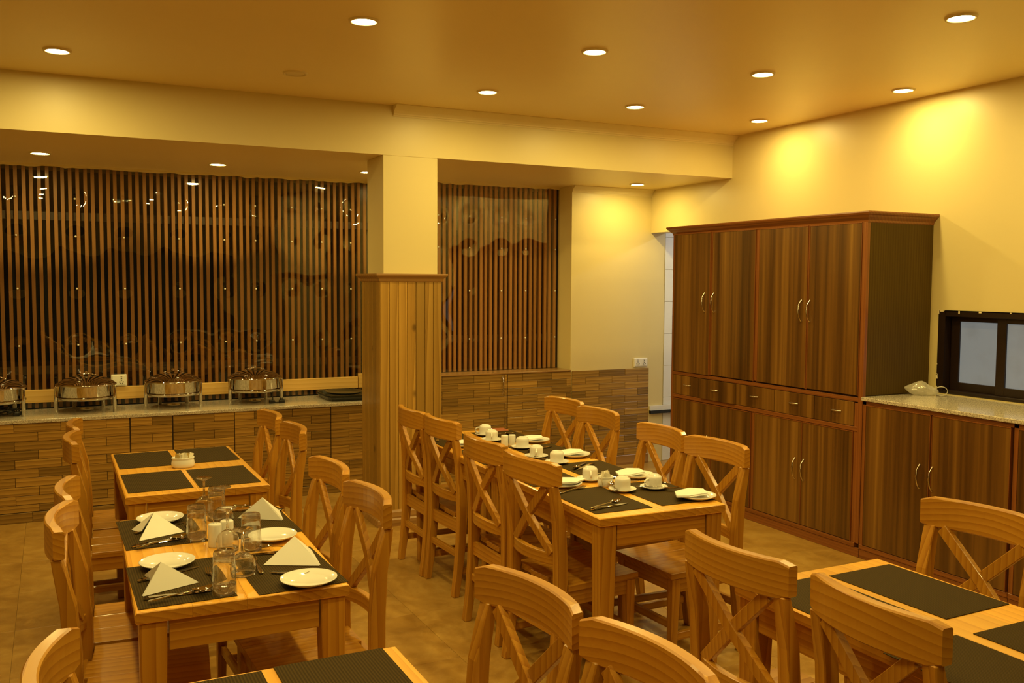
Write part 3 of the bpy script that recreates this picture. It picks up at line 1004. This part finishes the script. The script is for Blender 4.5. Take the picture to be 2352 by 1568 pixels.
for x, y, r, lab in (
        (0.326, 2.949, 0.012, 'dark woven placemat on the laid table, front left place'),
        (0.650, 2.931, 0.03, 'dark woven placemat on the laid table, front right place'),
        (0.334, 3.578, 0.02, 'dark woven placemat on the laid table, back left place'),
        (0.665, 3.565, 0.015, 'dark woven placemat on the laid table, back right place'),
        (0.404, 4.488, 0.012, 'dark woven placemat on sugar bowl table, near left corner'),
        (0.697, 4.481, 0.012, 'dark woven placemat on sugar bowl table, near right corner'),
        (0.404, 5.057, 0.012, 'dark woven placemat on sugar bowl table, far left corner'),
        (0.707, 5.067, 0.012, 'dark woven placemat on sugar bowl table, far right corner'),
        (2.052, 3.326, -0.02, 'dark woven placemat at the near left end of the cup table'),
        (2.372, 3.326, -0.02, 'dark woven placemat at the near right end of the cup table'),
        (2.055, 3.86, -0.02, 'dark woven placemat second from near end, left side of cup table'),
        (2.375, 3.855, -0.02, 'dark woven placemat second from near end, right side of cup table'),
        (2.065, 4.41, -0.02, 'dark woven placemat third from near end, left side of cup table'),
        (2.385, 4.40, -0.02, 'dark woven placemat third from near end, right side of cup table'),
        (2.065, 4.95, -0.02, 'dark woven placemat at the far left end of the cup table'),
        (2.39, 4.93, -0.02, 'dark woven placemat at far right end, red menu beside it'),
        (2.002, 1.935, 0.01, 'dark woven placemat on lower right table, far left place'),
        (2.311, 1.927, 0.02, 'dark woven placemat on lower right table, far right place'),
        (1.972, 1.41, 0.01, 'dark woven placemat on lower right table, near left place'),
        (2.29, 1.40, 0.01, 'dark woven placemat on lower right table, near right place'),
        (0.585, 1.975, 0.0, 'dark woven placemat on bottom table, right of its gap'),
        (0.285, 1.965, 0.0, 'dark woven placemat on bottom table, left of its gap')):
    mat_at(x, y, r, lab)
MZ = TZ + 0.0027

# ------------------------------------------------------------------ chairs
def rr_ring(pts):
    return pts


def make_chair():
    t = thing('dining_chair', 'x', 'chair', (0, 0, 0), 0, 'pine cross-back chairs')
    SZ = 0.425
    # crest: bowed board with rounded ends
    N = 14
    Wc, z0, z1, th, bow = 0.208, 0.838, 0.942, 0.032, 0.045
    rings = []
    for i in range(N + 1):
        y = -Wc + 2 * Wc * i / N
        x = -0.212 - bow * (1 - (y / Wc) ** 2)
        e = min(1.0, (Wc - abs(y)) / 0.012)
        ins = 0.010 * (1 - math.sqrt(max(0, 1 - (1 - e) ** 2))) if e < 1 else 0
        lo = z0 - 0.006 * (1 - (y / Wc) ** 2) * 0 + ins
        hi = z1 - ins
        b = 0.004
        rings.append([(x + th / 2, y, lo + b), (x + th / 2, y, hi - b), (x + th / 2 - b, y, hi), (x - th / 2 + b, y, hi), (x - th / 2, y, hi - b), (x - th / 2, y, lo + b), (x - th / 2 + b, y, lo), (x + th / 2 - b, y, lo)])
    # soften the very ends
    MB().loft(rings).build('crest_rail', pine['y'], t, 0.0)
    # rear posts, curved in profile
    prof = [(0.0, -0.222, 0.034), (0.14, -0.203, 0.040), (0.30, -0.188, 0.046), (0.43, -0.182, 0.050), (0.55, -0.183, 0.050), (0.70, -0.193, 0.046), (0.80, -0.213, 0.036), (0.846, -0.2228, 0.028)]
    for s in (-1, 1):
        yc = s * 0.180
        MB().loft([[(x - d / 2, yc - 0.0205, z), (x + d / 2, yc - 0.0205, z), (x + d / 2, yc + 0.0205, z), (x - d / 2, yc + 0.0205, z)] for z, x, d in prof]).build('rear_leg', pine['z'], t, 0.003)
    # lower bowed back rail
    rings = []
    for i in range(9):
        y = -0.166 + 0.332 * i / 8
        x = -0.186 - 0.034 * (1 - (y / 0.166) ** 2)
        rings.append([(x + 0.012, y, 0.505), (x + 0.012, y, 0.556), (x - 0.012, y, 0.556), (x - 0.012, y, 0.505)])
    MB().loft(rings).build('back_rail', pine['y'], t, 0.002)
    # crossed bars, halved over each other
    for s, dx in ((1, 0.004), (-1, -0.004)):
        a = Vector((-0.231 + dx, -s * 0.140, 0.8385)); b = Vector((-0.197 + dx, s * 0.146, 0.552))
        d = (b - a).normalized()
        n = Vector((1, 0, 0))
        n = (n - d * n.dot(d)).normalized()
        q = d.cross(n).normalized()
        mid = (a + b) / 2 + n * -0.012
        rings = []
        for p in (a, mid, b):
            rings.append([tuple(p + n * 0.011 + q * 0.019), tuple(p + n * 0.011 - q * 0.019), tuple(p - n * 0.011 - q * 0.019), tuple(p - n * 0.011 + q * 0.019)])
        MB().loft(rings).build('cross_bar', pine['z'], t, 0.002)
    # seat of boards
    for i in range(3):
        y0 = -0.207 + 0.138 * i
        xb = -0.168 if i == 1 else -0.155
        MB().box(xb, 0.212, y0 + (0.0005 if i else 0), y0 + 0.138 - (0.0005 if i < 2 else 0), SZ - 0.026, SZ).build('seat_board', pine['x'], t, 0.0014)
    MB().box(0.165, 0.187, -0.165, 0.165, SZ - 0.09, SZ - 0.027).build('seat_rail', pine['y'], t)
    MB().box(-0.195, -0.173, -0.162, 0.162, SZ - 0.09, SZ - 0.027).build('seat_rail', pine['y'], t)
    for s in (-1, 1):
        MB().box(-0.158, 0.163, s * 0.184 - 0.011, s * 0.184 + 0.011, SZ - 0.09, SZ - 0.027).build('seat_rail', pine['x'], t)
        x, y = 0.178, s * 0.181
        def sq(cx_, cy_, h, z): return [(cx_ - h, cy_ - h, z), (cx_ + h, cy_ - h, z), (cx_ + h, cy_ + h, z), (cx_ - h, cy_ + h, z)]
        MB().loft([sq(x + 0.006, y, 0.015, 0), sq(x, y, 0.021, SZ - 0.10), sq(x, y, 0.022, SZ - 0.027)]).build('front_leg', pine['z'], t, 0.003)
        MB().box(-0.188, 0.166, s * 0.181 - 0.010, s * 0.181 + 0.010, 0.118, 0.152).build('stretcher', pine['x'], t, 0.002)
    MB().box(0.168, 0.188, -0.166, 0.166, 0.168, 0.202).build('stretcher', pine['y'], t, 0.002)
    MB().box(-0.205, -0.185, -0.166, 0.166, 0.205, 0.240).build('stretcher', pine['y'], t, 0.002)
    return t


ch_p = make_chair()
# far crest end, near crest end (plan), facing +1 = towards +x
CHAIRS = [
    ((1.858, 5.295), (1.861, 4.880), 1, 'cross-back chair against the clad pillar, farthest of the cup table left row'),
    ((1.868, 4.890), (1.890, 4.464), 1, 'cross-back chair beside the clad pillar, second from far end of cup table'),
    ((1.806, 4.184), (1.816, 3.765), 1, 'cross-back chair on left of the cup table, third from pillar'),
    ((1.782, 3.686), (1.822, 3.270), 1, 'cross-back chair with back nearest, left side of the cup table'),
    ((2.868, 5.300), (2.895, 4.885), -1, 'cross-back chair farthest along the right side of the cup table, before the tiled cupboard'),
    ((2.824, 4.806), (2.830, 4.386), -1, 'cross-back chair overlapping the farthest one, right side of cup table'),
    ((2.787, 4.115), (2.770, 3.690), -1, 'cross-back chair on right of cup table, in front of the doorway'),
    ((2.762, 3.662), (2.786, 3.245), -1, 'cross-back chair in front of the wardrobe, near right end of cup table'),
    ((1.706, 2.259), (1.732, 1.833), 1, 'cross-back chair at lower right table, farther of its two left chairs'),
    ((1.744, 1.778), (1.722, 1.350), 1, 'large cross-back chair at bottom right with a dark knot in its crest'),
    ((2.714, 2.247), (2.760, 1.825), -1, 'cross-back chair at the right frame edge before the base cupboards'),
    ((0.990, 2.200), (1.050, 1.775), -1, 'large cross-back chair at bottom centre, whole crest and cross visible'),
    ((1.048, 1.751), (1.085, 1.330), -1, 'cross-back chair cut by the bottom edge, its crest right of bottom centre'),
    ((0.973, 3.893), (1.000, 3.470), -1, 'cross-back chair right of the laid table, farther of the pair'),
    ((0.972, 3.362), (0.990, 2.938), -1, 'cross-back chair right of the laid table, nearer of the pair'),
    ((1.056, 5.430), (1.072, 5.010), -1, 'small cross-back chair right of sugar bowl table, nearer the counter'),
    ((1.076, 4.923), (1.080, 4.495), -1, 'cross-back chair right of sugar bowl table, nearer the laid table'),
    ((0.037, 3.445), (-0.012, 3.022), 1, 'cross-back chair left of the laid table, nearer with its post fully seen'),
    ((0.052, 3.878), (0.025, 3.460), 1, 'cross-back chair left of the laid table, tucked behind the nearer one'),
    ((0.085, 5.040), (0.066, 4.618), 1, 'cross-back chair left of sugar bowl table, in front of another'),
    ((0.104, 5.483), (0.086, 5.060), 1, 'cross-back chair left of sugar bowl table, closest to the counter'),
    ((0.010, 2.180), (-0.045, 1.760), 1, 'cross-back chair in the bottom left corner, only its crest showing'),
]
for i, (fa, ne, fc, lab) in enumerate(CHAIRS):
    fx, fy = fa; nx_, ny = ne
    mx, my = (fx + nx_) / 2, (fy + ny) / 2
    dx, dy = nx_ - fx, ny - fy
    ln = math.hypot(dx, dy)
    nxv, nyv = -dy / ln, dx / ln            # perpendicular pointing to +x
    if fc < 0:
        nxv, nyv = -nxv, -nyv
    off = 0.222 if fc > 0 else 0.212
    place(ch_p, i > 0, (mx + nxv * off, my + nyv * off, 0), math.atan2(nyv, nxv), lab)

# ------------------------------------------------------------------ tableware
plate_me = MB().lathe([(0.0, 0.004), (0.052, 0.004), (0.060, 0.007), (0.083, 0.0165), (0.0855, 0.0165), (0.0855, 0.0145), (0.062, 0.003), (0.052, 0.0), (0.0, 0.0)], 44).mesh('dinner_plate', porcelain)


def plate(x, y, lab, z=MZ, g='white dinner plates'):
    o = link('dinner_plate', plate_me, None, (x, y, z))
    tag(o, lab, 'plate', g)


for x, y, lab in ((0.346, 3.712, 'white oval-looking plate behind the far left napkin on laid table'),
                  (0.310, 3.120, 'white plate behind the near left napkin on laid table'),
                  (0.680, 3.292, 'white plate between the two right napkins on laid table'),
                  (0.677, 2.758, 'white plate at the near right corner of the laid table')):
    plate(x, y, lab, MZ + 0.004)
for x, y, lab in ((2.445, 3.170, 'white plate with folded napkin at near right corner of cup table'),
                  (2.455, 3.640, 'white plate with folded napkin before the chair facing the wardrobe'),
                  (2.450, 4.215, 'white plate with folded napkin, third along the right of cup table'),
                  (2.470, 4.700, 'white plate with folded napkin, farthest along the right of cup table'),
                  (2.045, 3.615, 'white plate with folded napkin behind nearest left chair crest'),
                  (1.995, 4.140, 'white plate with folded napkin mostly hidden by chair crests'),
                  (2.040, 4.740, 'white plate with folded napkin peeking between two left chairs'),
                  (2.030, 5.190, 'white plate at far left end of the cup table behind chairs')):
    plate(x, y, lab)


def folded_napkin():
    """a paper napkin folded to a loose wedge: layered sheets with a lifted fold"""
    t = thing('folded_napkin', 'x', 'napkin', (0, 0, 0), 0, 'folded napkins on plates')
    base = [(-0.118, -0.004), (-0.055, 0.058), (0.052, 0.060), (0.082, 0.008), (0.035, -0.055), (-0.075, -0.038)]
    for k, (s_, z) in enumerate(((1.0, 0.0), (0.97, 0.0045))):
        ring = []
        N = 24
        per = []
        for i in range(6):
            a, b = base[i], base[(i + 1) % 6]
            for q in range(4):
                u = q / 4
                per.append((a[0] + (b[0] - a[0]) * u, a[1] + (b[1] - a[1]) * u))
        def zz(x, y): return 0.0180 + z * 0.9 + 0.0022 * sin((x + 0.1) * 16) * (1 if k else 0.6) + 0.0012 * cos(y * 40)
        lo = [(x * s_, y * s_ + 0.004 * k, zz(x, y)) for x, y in per]
        hi = [(x * s_ * 0.995, y * s_ + 0.004 * k, zz(x, y) + 0.0028) for x, y in per]
        mid = [(x * 0.5, y * 0.5, zz(x * .5, y * .5) + 0.0040 + z * 0.3) for x, y in per]
        cen = [(0, 0, zz(0, 0) + 0.0044)] * 24
        MB().loft([lo, hi, mid, [(x * 0.02, y * 0.02, c[2]) for (x, y), c in zip(per, cen)]], True, True, False).build('fold', paper, t)
    return t


fn = folded_napkin()
for i, (x, y, r, lab) in enumerate(((2.437, 3.175, 0.25, 'folded white napkin on the plate at near right corner'),
                                    (2.440, 3.650, 0.42, 'folded white napkin on plate behind the two right cups'),
                                    (2.442, 4.220, 0.30, 'folded white napkin on third plate along right side'),
                                    (2.462, 4.705, 0.35, 'folded white napkin on farthest right plate of cup table'),
                                    (2.045, 3.630, 2.9, 'folded white napkin behind the nearest left chair crest'),
                                    (1.992, 4.150, 3.0, 'folded white napkin on plate hidden by left chair crests'),
                                    (2.038, 4.745, 3.0, 'folded white napkin showing between two left chairs'))):
    place(fn, i > 0, (x, y, MZ), r, lab)


def tent(pl, pr_, pb, ap, label):
    """paper napkin standing as a tent: two panels meeting in a ridge, doubled at the hem"""
    z = MZ + 0.001
    L, R_, B_, A = Vector((*pl, z)), Vector((*pr_, z)), Vector((*pb, z)), Vector(ap)
    t = thing('tented_napkin', label, 'napkin', (0, 0, 0), 0, 'tented napkins')
    cen = (L + R_ + B_ + A) / 4
    def panel(name, P, k=0.0012):
        n = (P[1] - P[0]).cross(P[2] - P[0]).normalized()
        if n.dot(cen - P[0]) > 0: n = -n
        f = [p + n * k for p in P]; bck = [p - n * k for p in P]
        return MB().loft([[tuple(p) for p in bck], [tuple(p) for p in f]]).build(name, paper, t)
    panel('front_panel', [L, R_, A])
    off = (cen - (L + R_) / 2); off.z = 0; off = off.normalized() * 0.006
    panel('inner_fold', [L + off + Vector((0, 0, 0.0)), R_ + off, A - Vector((0, 0, 0.004)) + off * 0.4])
    panel('side_panel', [B_, L * 0.35 + B_ * 0.65 + Vector((0.02, 0, 0)), A])
    panel('back_panel', [R_ + off * 1.5, B_, A])
    return t


tent((0.255, 3.462), (0.410, 3.520), (0.240, 3.632), (0.3125, 3.580, 0.832), 'tented napkin at far left place of the laid table')
tent((0.214, 2.842), (0.378, 2.906), (0.236, 3.052), (0.270, 2.905, 0.840), 'tented napkin at near left place of the laid table')
tent((0.620, 3.640), (0.767, 3.535), (0.790, 3.690), (0.708, 3.610, 0.842), 'tented napkin at far right place of the laid table')
tent((0.588, 2.995), (0.750, 2.912), (0.770, 3.094), (0.696, 3.025, 0.838), 'tented napkin at near right place of the laid table')

# glasses standing upside down
gob_prof = [(0.0355, 0.0), (0.0370, 0.012), (0.0380, 0.026), (0.0365, 0.042), (0.031, 0.056), (0.020, 0.066), (0.009, 0.071), (0.0048, 0.076), (0.0042, 0.100), (0.0045, 0.122), (0.007, 0.132), (0.014, 0.138), (0.026, 0.1415), (0.0305, 0.143), (0.0305, 0.1455), (0.015, 0.1455), (0.0, 0.1452)]


def goblet():
    t = thing('wine_glass', 'x', 'glass', (0, 0, 0), 0, 'upturned stemmed glasses')
    inner = [(0.0345, 0.0), (0.0358, 0.012), (0.0367, 0.026), (0.0352, 0.042), (0.0298, 0.054), (0.019, 0.0635), (0.008, 0.067), (0.0, 0.068)]
    MB().lathe(inner[::-1] + gob_prof[:7] + [(0.0, 0.0712)], 40).build('bowl', glass, t)
    MB().lathe([(0.0, 0.0716)] + gob_prof[6:11] + [(0.0, 0.1322)], 20).build('stem', glass, t)
    MB().lathe([(0.0, 0.1326)] + gob_prof[10:], 40).build('foot', glass, t)
    return t


gb = goblet()
for i, (x, y, lab) in enumerate(((0.516, 3.775, 'upturned stemmed glass farthest back on the laid table'),
                                 (0.556, 3.575, 'upturned stemmed glass by the far right napkin'),
                                 (0.516, 3.228, 'upturned stemmed glass in front of the salt and pepper shakers'),
                                 (0.515, 2.935, 'upturned stemmed glass nearest, beside the near fork'))):
    place(gb, i > 0, (x, y, MZ - 0.002), 0, lab)
tum_prof = [(0.0355, 0.0), (0.0345, 0.03), (0.033, 0.07), (0.0315, 0.105), (0.031, 0.120), (0.0285, 0.125), (0.0, 0.125)]


def tumbler():
    t = thing('tumbler', 'x', 'glass', (0, 0, 0), 0, 'upturned water tumblers')
    MB().lathe([(0.0, 0.112), (0.026, 0.111), (0.0288, 0.106), (0.0302, 0.1), (0.0318, 0.07), (0.0333, 0.03), (0.0342, 0.0)] + tum_prof, 40).build('body', glass, t)
    MB().tube([(0.0349 * cos(radians(a)), 0.0349 * sin(radians(a)), 0.0) for a in range(0, 361, 10)], 0.0007, 6).build('rim', glass, t)
    return t


tm_ = tumbler()
for i, (x, y, lab) in enumerate(((0.437, 3.395, 'upturned tumbler beside the far left napkin'),
                                 (0.545, 3.660, 'upturned tumbler behind the others at the table centre'),
                                 (0.588, 3.195, 'upturned tumbler overlapping the plate on the right'),
                                 (0.433, 2.780, 'upturned tumbler nearest, at the front of the laid table'))):
    place(tm_, i > 0, (x, y, MZ), 0, lab)

# shakers
def shaker(r, h, x, y, lab):
    t = thing('shaker', lab, 'shaker', (x, y, TZ + 0.0005), 0, 'salt and pepper shakers')
    MB().lathe([(0.0, 0.0), (r * 0.96, 0.0), (r, 0.004), (r * 0.98, h * 0.5), (r * 0.97, h - 0.006), (r * 0.93, h - 0.002), (r * 0.8, h), (0.0, h + 0.001)], 24).build('body', porcelain, t)
    b = MB()
    for a in range(3):
        q = MB().lathe([(0, 0.0), (0.0018, 0.0), (0.0018, -0.001)], 6)
        b.add([(p[0] + 0.007 * cos(a * 2.1), p[1] + 0.007 * sin(a * 2.1), p[2] + h + 0.0012) for p in q.v], q.f)
    b.build('holes', black_plastic, t)


shaker(0.0235, 0.080, 0.484, 3.296, 'white shaker left of the stemmed glass on laid table')
shaker(0.0235, 0.080, 0.529, 3.325, 'white shaker seen through the stemmed glass on laid table')
shaker(0.0205, 0.062, 2.252, 4.650, 'left of the two white shakers on the cup table')
shaker(0.0205, 0.062, 2.297, 4.648, 'right of the two white shakers on the cup table')


# cups standing upside down on saucers
def cup_set():
    c = thing('teacup', 'x', 'cup', (0, 0, 0), 0, 'upturned white cups')
    MB().lathe([(0.0345, 0.0), (0.0355, 0.004), (0.0355, 0.038), (0.0345, 0.047), (0.030, 0.053), (0.024, 0.055), (0.0235, 0.0575), (0.021, 0.0575), (0.020, 0.0545), (0.0, 0.0545)], 32).build('body', porcelain, c)
    pts = [(0.035, 0, 0.010), (0.048, 0, 0.010), (0.057, 0, 0.018), (0.058, 0, 0.029), (0.050, 0, 0.038), (0.035, 0, 0.041)]
    MB().tube(pts, 0.0045, 8).build('handle', porcelain, c)
    return c


saucer_me = MB().lathe([(0.0, 0.004), (0.03, 0.004), (0.034, 0.006), (0.060, 0.013), (0.062, 0.0125), (0.060, 0.0105), (0.034, 0.001), (0.0, 0.0)], 36).mesh('saucer', porcelain)
cu = cup_set()
CUPS = [(2.300, 5.015, 2.6, 'farthest cup on the cup table, near the red menu'),
        (2.252, 4.822, 4.3, 'cup directly left of the two shakers'),
        (2.305, 4.535, 1.2, 'cup directly right of the two shakers'),
        (2.252, 4.268, 4.2, 'cup with handle showing above the nearest left chair crest'),
        (2.272, 4.082, 0.9, 'cup in the middle of the cup table, before the third right plate'),
        (2.216, 3.665, 4.25, 'cup beside the sachet bowl, on its far side'),
        (2.232, 3.415, 1.0, 'cup in front of the sachet bowl, left of nearest pair'),
        (2.385, 3.395, 3.35, 'cup nearest the right, fork lying on its saucer')]
for i, (x, y, r, lab) in enumerate(CUPS):
    s = link('saucer', saucer_me, None, (x, y, MZ))
    tag(s, 'white saucer below the ' + ' '.join(lab.split()[:11]), 'saucer', 'white saucers')
    place(cu, i > 0, (x, y, MZ + 0.0065), r, 'upturned white ' + lab)


# sugar bowls with sachets
def sugar_bowl(x, y, r, sx, h, label, npk, rz, green):
    t = thing('sachet_bowl', label, 'bowl', (x, y, TZ + 0.0005), rz, 'white sachet bowls')
    MB().lathe([(0.0, 0.0), (r * 0.86, 0.0), (r * 0.98, h * 0.18), (r * 1.0, h * 0.42), (r * 0.95, h * 0.72), (r * 0.91, h * 0.82), (r * 0.97, h * 0.9), (r * 0.97, h), (r * 0.92, h), (r * 0.86, h * 0.82), (r * 0.9, h * 0.3), (0.0, h * 0.1)], 32, sx=sx).build('bowl', porcelain, t)
    random.seed(int(x * 100))
    for i in range(npk):
        p = thing('sachet', 'paper sachet standing in the ' + label, 'sachet', (0, 0, 0), 0, 'paper sachets')
        a = random.uniform(-0.3, 0.3)
        me = MB().hexa([(-0.014, -0.0012, 0), (0.014, -0.0012, 0), (0.014, 0.0012, 0), (-0.014, 0.0012, 0)], [(-0.014, -0.0005, 0.055), (0.014, -0.0005, 0.055), (0.014, 0.0005, 0.055), (-0.014, 0.0005, 0.055)])
        u = (i + 0.5) / npk * 2 - 1
        m = packet_m if not green or i % 3 else (packet_g if i > npk - 3 else packet_y)
        q = me.build('wrapper', m, p)
        p.location = (x + u * r * 0.62 * sx * cos(rz), y + u * r * 0.62 * sx * sin(rz) + random.uniform(-0.008, 0.008), TZ + h * 0.3)
        p.rotation_euler = (random.uniform(-0.2, 0.2), u * 0.45 + random.uniform(-0.15, 0.15), random.uniform(0.4, 2.6))
    return t


sugar_bowl(0.556, 4.778, 0.043, 1.28, 0.050, 'white oval bowl of sachets alone on the bare table', 9, -0.05, True)
sugar_bowl(2.220, 3.535, 0.036, 1.05, 0.046, 'small white bowl of paper sachets between cups', 8, 0.3, False)

mn = MB().hexa([(-0.075, -0.05, 0), (0.075, -0.05, 0), (0.075, 0.05, 0), (-0.075, 0.05, 0)], [(-0.075, -0.05, 0.006), (0.075, -0.05, 0.006), (0.075, 0.05, 0.006), (-0.075, 0.05, 0.006)]).build('menu_card', menu_m, None, 0.001)
mn.location = (2.425, 5.15, MZ + 0.0005)
mn.rotation_euler = (0, 0, -0.1)
tag(mn, 'flat red-brown menu card at the far end of cup table', 'menu')


# cutlery: lies along local +x, handle end at 0, working end at L
def strip(pts, th=0.0013):
    """pts: (x, half width, z)"""
    rings = [[(x, -w_, z), (x, 0, z - th * 0.2), (x, w_, z), (x, w_ * 0.8, z + th), (x, 0, z + th * 1.3), (x, -w_ * 0.8, z + th)] for x, w_, z in pts]
    return MB().loft(rings, True, True, True)


def handle_pts(L):
    return [(0.0, 0.003, 0.0022), (0.006, 0.0075, 0.0022), (0.03, 0.0080, 0.003), (0.06, 0.0052, 0.0055), (L * 0.58, 0.0028, 0.0075), (L * 0.68, 0.003, 0.006)]


def spoon_mesh(L):
    m = strip(handle_pts(L))
    rings = []
    for i in range(9):
        u = i / 8
        x = L * 0.68 + L * 0.32 * u
        hw = 0.0035 + 0.0155 * sin(pi * min(1, 0.06 + u * 0.94)) ** 0.75 if u < 1 else 0.001
        zc = 0.006 - 0.0055 * sin(pi * u) + (0.004 * u)
        rings.append([(x, hw * k, zc + 0.0055 * (k * k)) for k in (-1, -0.6, 0, 0.6, 1)])
    m.loft(rings, False, False, True)
    m.loft([[(x, y, z + 0.0012) for x, y, z in r] for r in rings], False, False, True)
    return m


def fork_mesh(L):
    m = strip(handle_pts(L))
    m.loft([[(x, -hw, z), (x, hw, z), (x, hw, z + 0.0015), (x, -hw, z + 0.0015)] for x, hw, z in ((L * 0.68, 0.003, 0.006), (L * 0.735, 0.009, 0.004), (L * 0.80, 0.0115, 0.003))])
    for k in (-1.5, -0.5, 0.5, 1.5):
        y = k * 0.0064
        m.loft([[(x, y - w_, z), (x, y + w_, z), (x, y + w_, z + 0.0015), (x, y - w_, z + 0.0015)] for x, w_, z in ((L * 0.79, 0.0021, 0.003), (L * 0.90, 0.0018, 0.0045), (L, 0.0010, 0.009))])
    return m


def knife_mesh(L):
    m = MB().loft([[(x, -w_, 0.001), (x, w_, 0.001), (x, w_, 0.001 + h), (x, -w_, 0.001 + h)] for x, w_, h in ((0, 0.006, 0.004), (0.01, 0.008, 0.006), (L * 0.3, 0.0065, 0.006), (L * 0.42, 0.0055, 0.004), (L * 0.45, 0.0085, 0.002), (L * 0.8, 0.0098, 0.0015), (L * 0.95, 0.006, 0.0012), (L, 0.0012, 0.001))])
    return m


CM = {'spoon': spoon_mesh(0.185).mesh('spoon', steel), 'fork': fork_mesh(0.185).mesh('fork', steel), 'knife': knife_mesh(0.205).mesh('knife', steel, 0.0006), 'teaspoon': spoon_mesh(0.13).mesh('teaspoon', steel)}


def cutlery(kind, tail, head, lab, z=MZ, tilt=0.0):
    dx, dy = head[0] - tail[0], head[1] - tail[1]
    a = math.atan2(dy, dx)
    o = link(kind, CM[kind], None, (tail[0], tail[1], z + 0.0008))
    o.rotation_euler = (0, -tilt, a)
    tag(o, lab, 'cutlery', 'table cutlery')


cutlery('knife', (0.222, 3.385), (0.405, 3.438), 'knife lying beneath the spoon by the far left napkin')
cutlery('spoon', (0.234, 3.348), (0.413, 3.420), 'spoon in front of the far left napkin', MZ + 0.007)
cutlery('knife', (0.213, 2.810), (0.402, 2.812), 'knife lying beneath the spoon by the near left napkin')
cutlery('spoon', (0.222, 2.765), (0.392, 2.796), 'spoon in front of the near left napkin, bowl to the right', MZ + 0.007)
cutlery('knife', (0.212, 2.985), (0.386, 3.062), 'knife passing beneath the near left napkin and plate')
cutlery('knife', (0.245, 3.565), (0.420, 3.655), 'knife passing beneath the far left napkin')
cutlery('spoon', (0.800, 3.720), (0.640, 3.790), 'spoon behind the far right napkin, bowl to the left', MZ + 0.004)
cutlery('knife', (0.810, 3.690), (0.625, 3.755), 'knife beside the spoon behind the far right napkin')
cutlery('spoon', (0.760, 3.100), (0.610, 3.185), 'spoon behind the near right napkin, bowl to the left', MZ + 0.004)
cutlery('knife', (0.765, 3.075), (0.580, 3.130), 'knife beside the spoon behind the near right napkin')
cutlery('fork', (0.566, 2.905), (0.572, 3.130), 'fork with upturned tines left of the near right napkin')
cutlery('teaspoon', (0.594, 2.905), (0.690, 2.830), 'teaspoon tucked under the plate at near right corner')
cutlery('fork', (0.419, 2.830), (0.421, 3.000), 'fork left of the nearest upturned tumbler')
cutlery('fork', (0.430, 3.440), (0.434, 3.620), 'fork behind the upturned tumbler of the far left place')
cutlery('fork', (0.585, 3.470), (0.575, 3.650), 'fork between the far stemmed glasses')
cutlery('knife', (1.925, 3.165), (2.118, 3.208), 'knife under the spoon at the near end of cup table')
cutlery('spoon', (1.920, 3.172), (2.098, 3.222), 'bright spoon at the near end of cup table', MZ + 0.006)
cutlery('fork', (1.940, 3.475), (2.118, 3.540), 'fork before the napkin of nearest left place at cup table')
cutlery('teaspoon', (1.985, 3.690), (2.085, 3.720), 'teaspoon beyond the nearest left napkin at cup table')
cutlery('fork', (2.300, 3.410), (2.388, 3.345), 'fork resting across the saucer of nearest right cup', MZ + 0.012, -0.02)
cutlery('teaspoon', (2.180, 3.375), (2.218, 3.480), 'teaspoon on the saucer of cup before the sachet bowl', MZ + 0.012)
cutlery('spoon', (2.400, 4.02), (2.300, 3.925), 'spoon in front of the third right plate of cup table')
cutlery('knife', (2.430, 3.985), (2.270, 3.890), 'knife in front of the third right plate of cup table')
cutlery('spoon', (2.420, 4.52), (2.320, 4.44), 'spoon in front of the farthest right plate of cup table')
cutlery('knife', (2.470, 4.505), (2.300, 4.420), 'knife in front of the farthest right plate of cup table')
cutlery('spoon', (2.300, 5.02), (2.400, 4.985), 'spoon beside the red menu card')
cutlery('knife', (2.500, 5.01), (2.330, 4.950), 'knife in front of the red menu card')
cutlery('fork', (2.500, 3.46), (2.36, 3.565), 'fork behind the nearest right cup by the second plate')
cutlery('knife', (2.300, 3.76), (2.45, 3.53), 'knife beside the second right napkin of cup table')
cutlery('teaspoon', (2.300, 4.13), (2.235, 4.215), 'teaspoon between two cups in the middle of cup table')
cutlery('teaspoon', (2.245, 5.03), (2.33, 5.055), 'teaspoon on the saucer of the farthest cup', MZ + 0.012)
cutlery('knife', (1.965, 4.36), (2.02, 4.52), 'knife behind third left chair crest of the cup table')
cutlery('spoon', (1.945, 3.79), (2.03, 3.90), 'spoon glinting between the two nearest left chairs')
cutlery('knife', (1.955, 4.92), (2.03, 5.08), 'knife seen between the two chairs by the pillar')

# ---- granite topped counter just before the camera on the right
fc_ = thing('service_counter', 'granite-topped counter, only its pale corner in the bottom right corner', 'counter', (0, 0, 0))
MB().box(1.62, 3.4, 0.55, 1.055, 0.0, 0.925).build('body', dark_side, fc_)
MB().box(1.60, 3.42, 0.53, 1.083, 0.926, 0.95).build('worktop', granite_m, fc_, 0.004, 2)
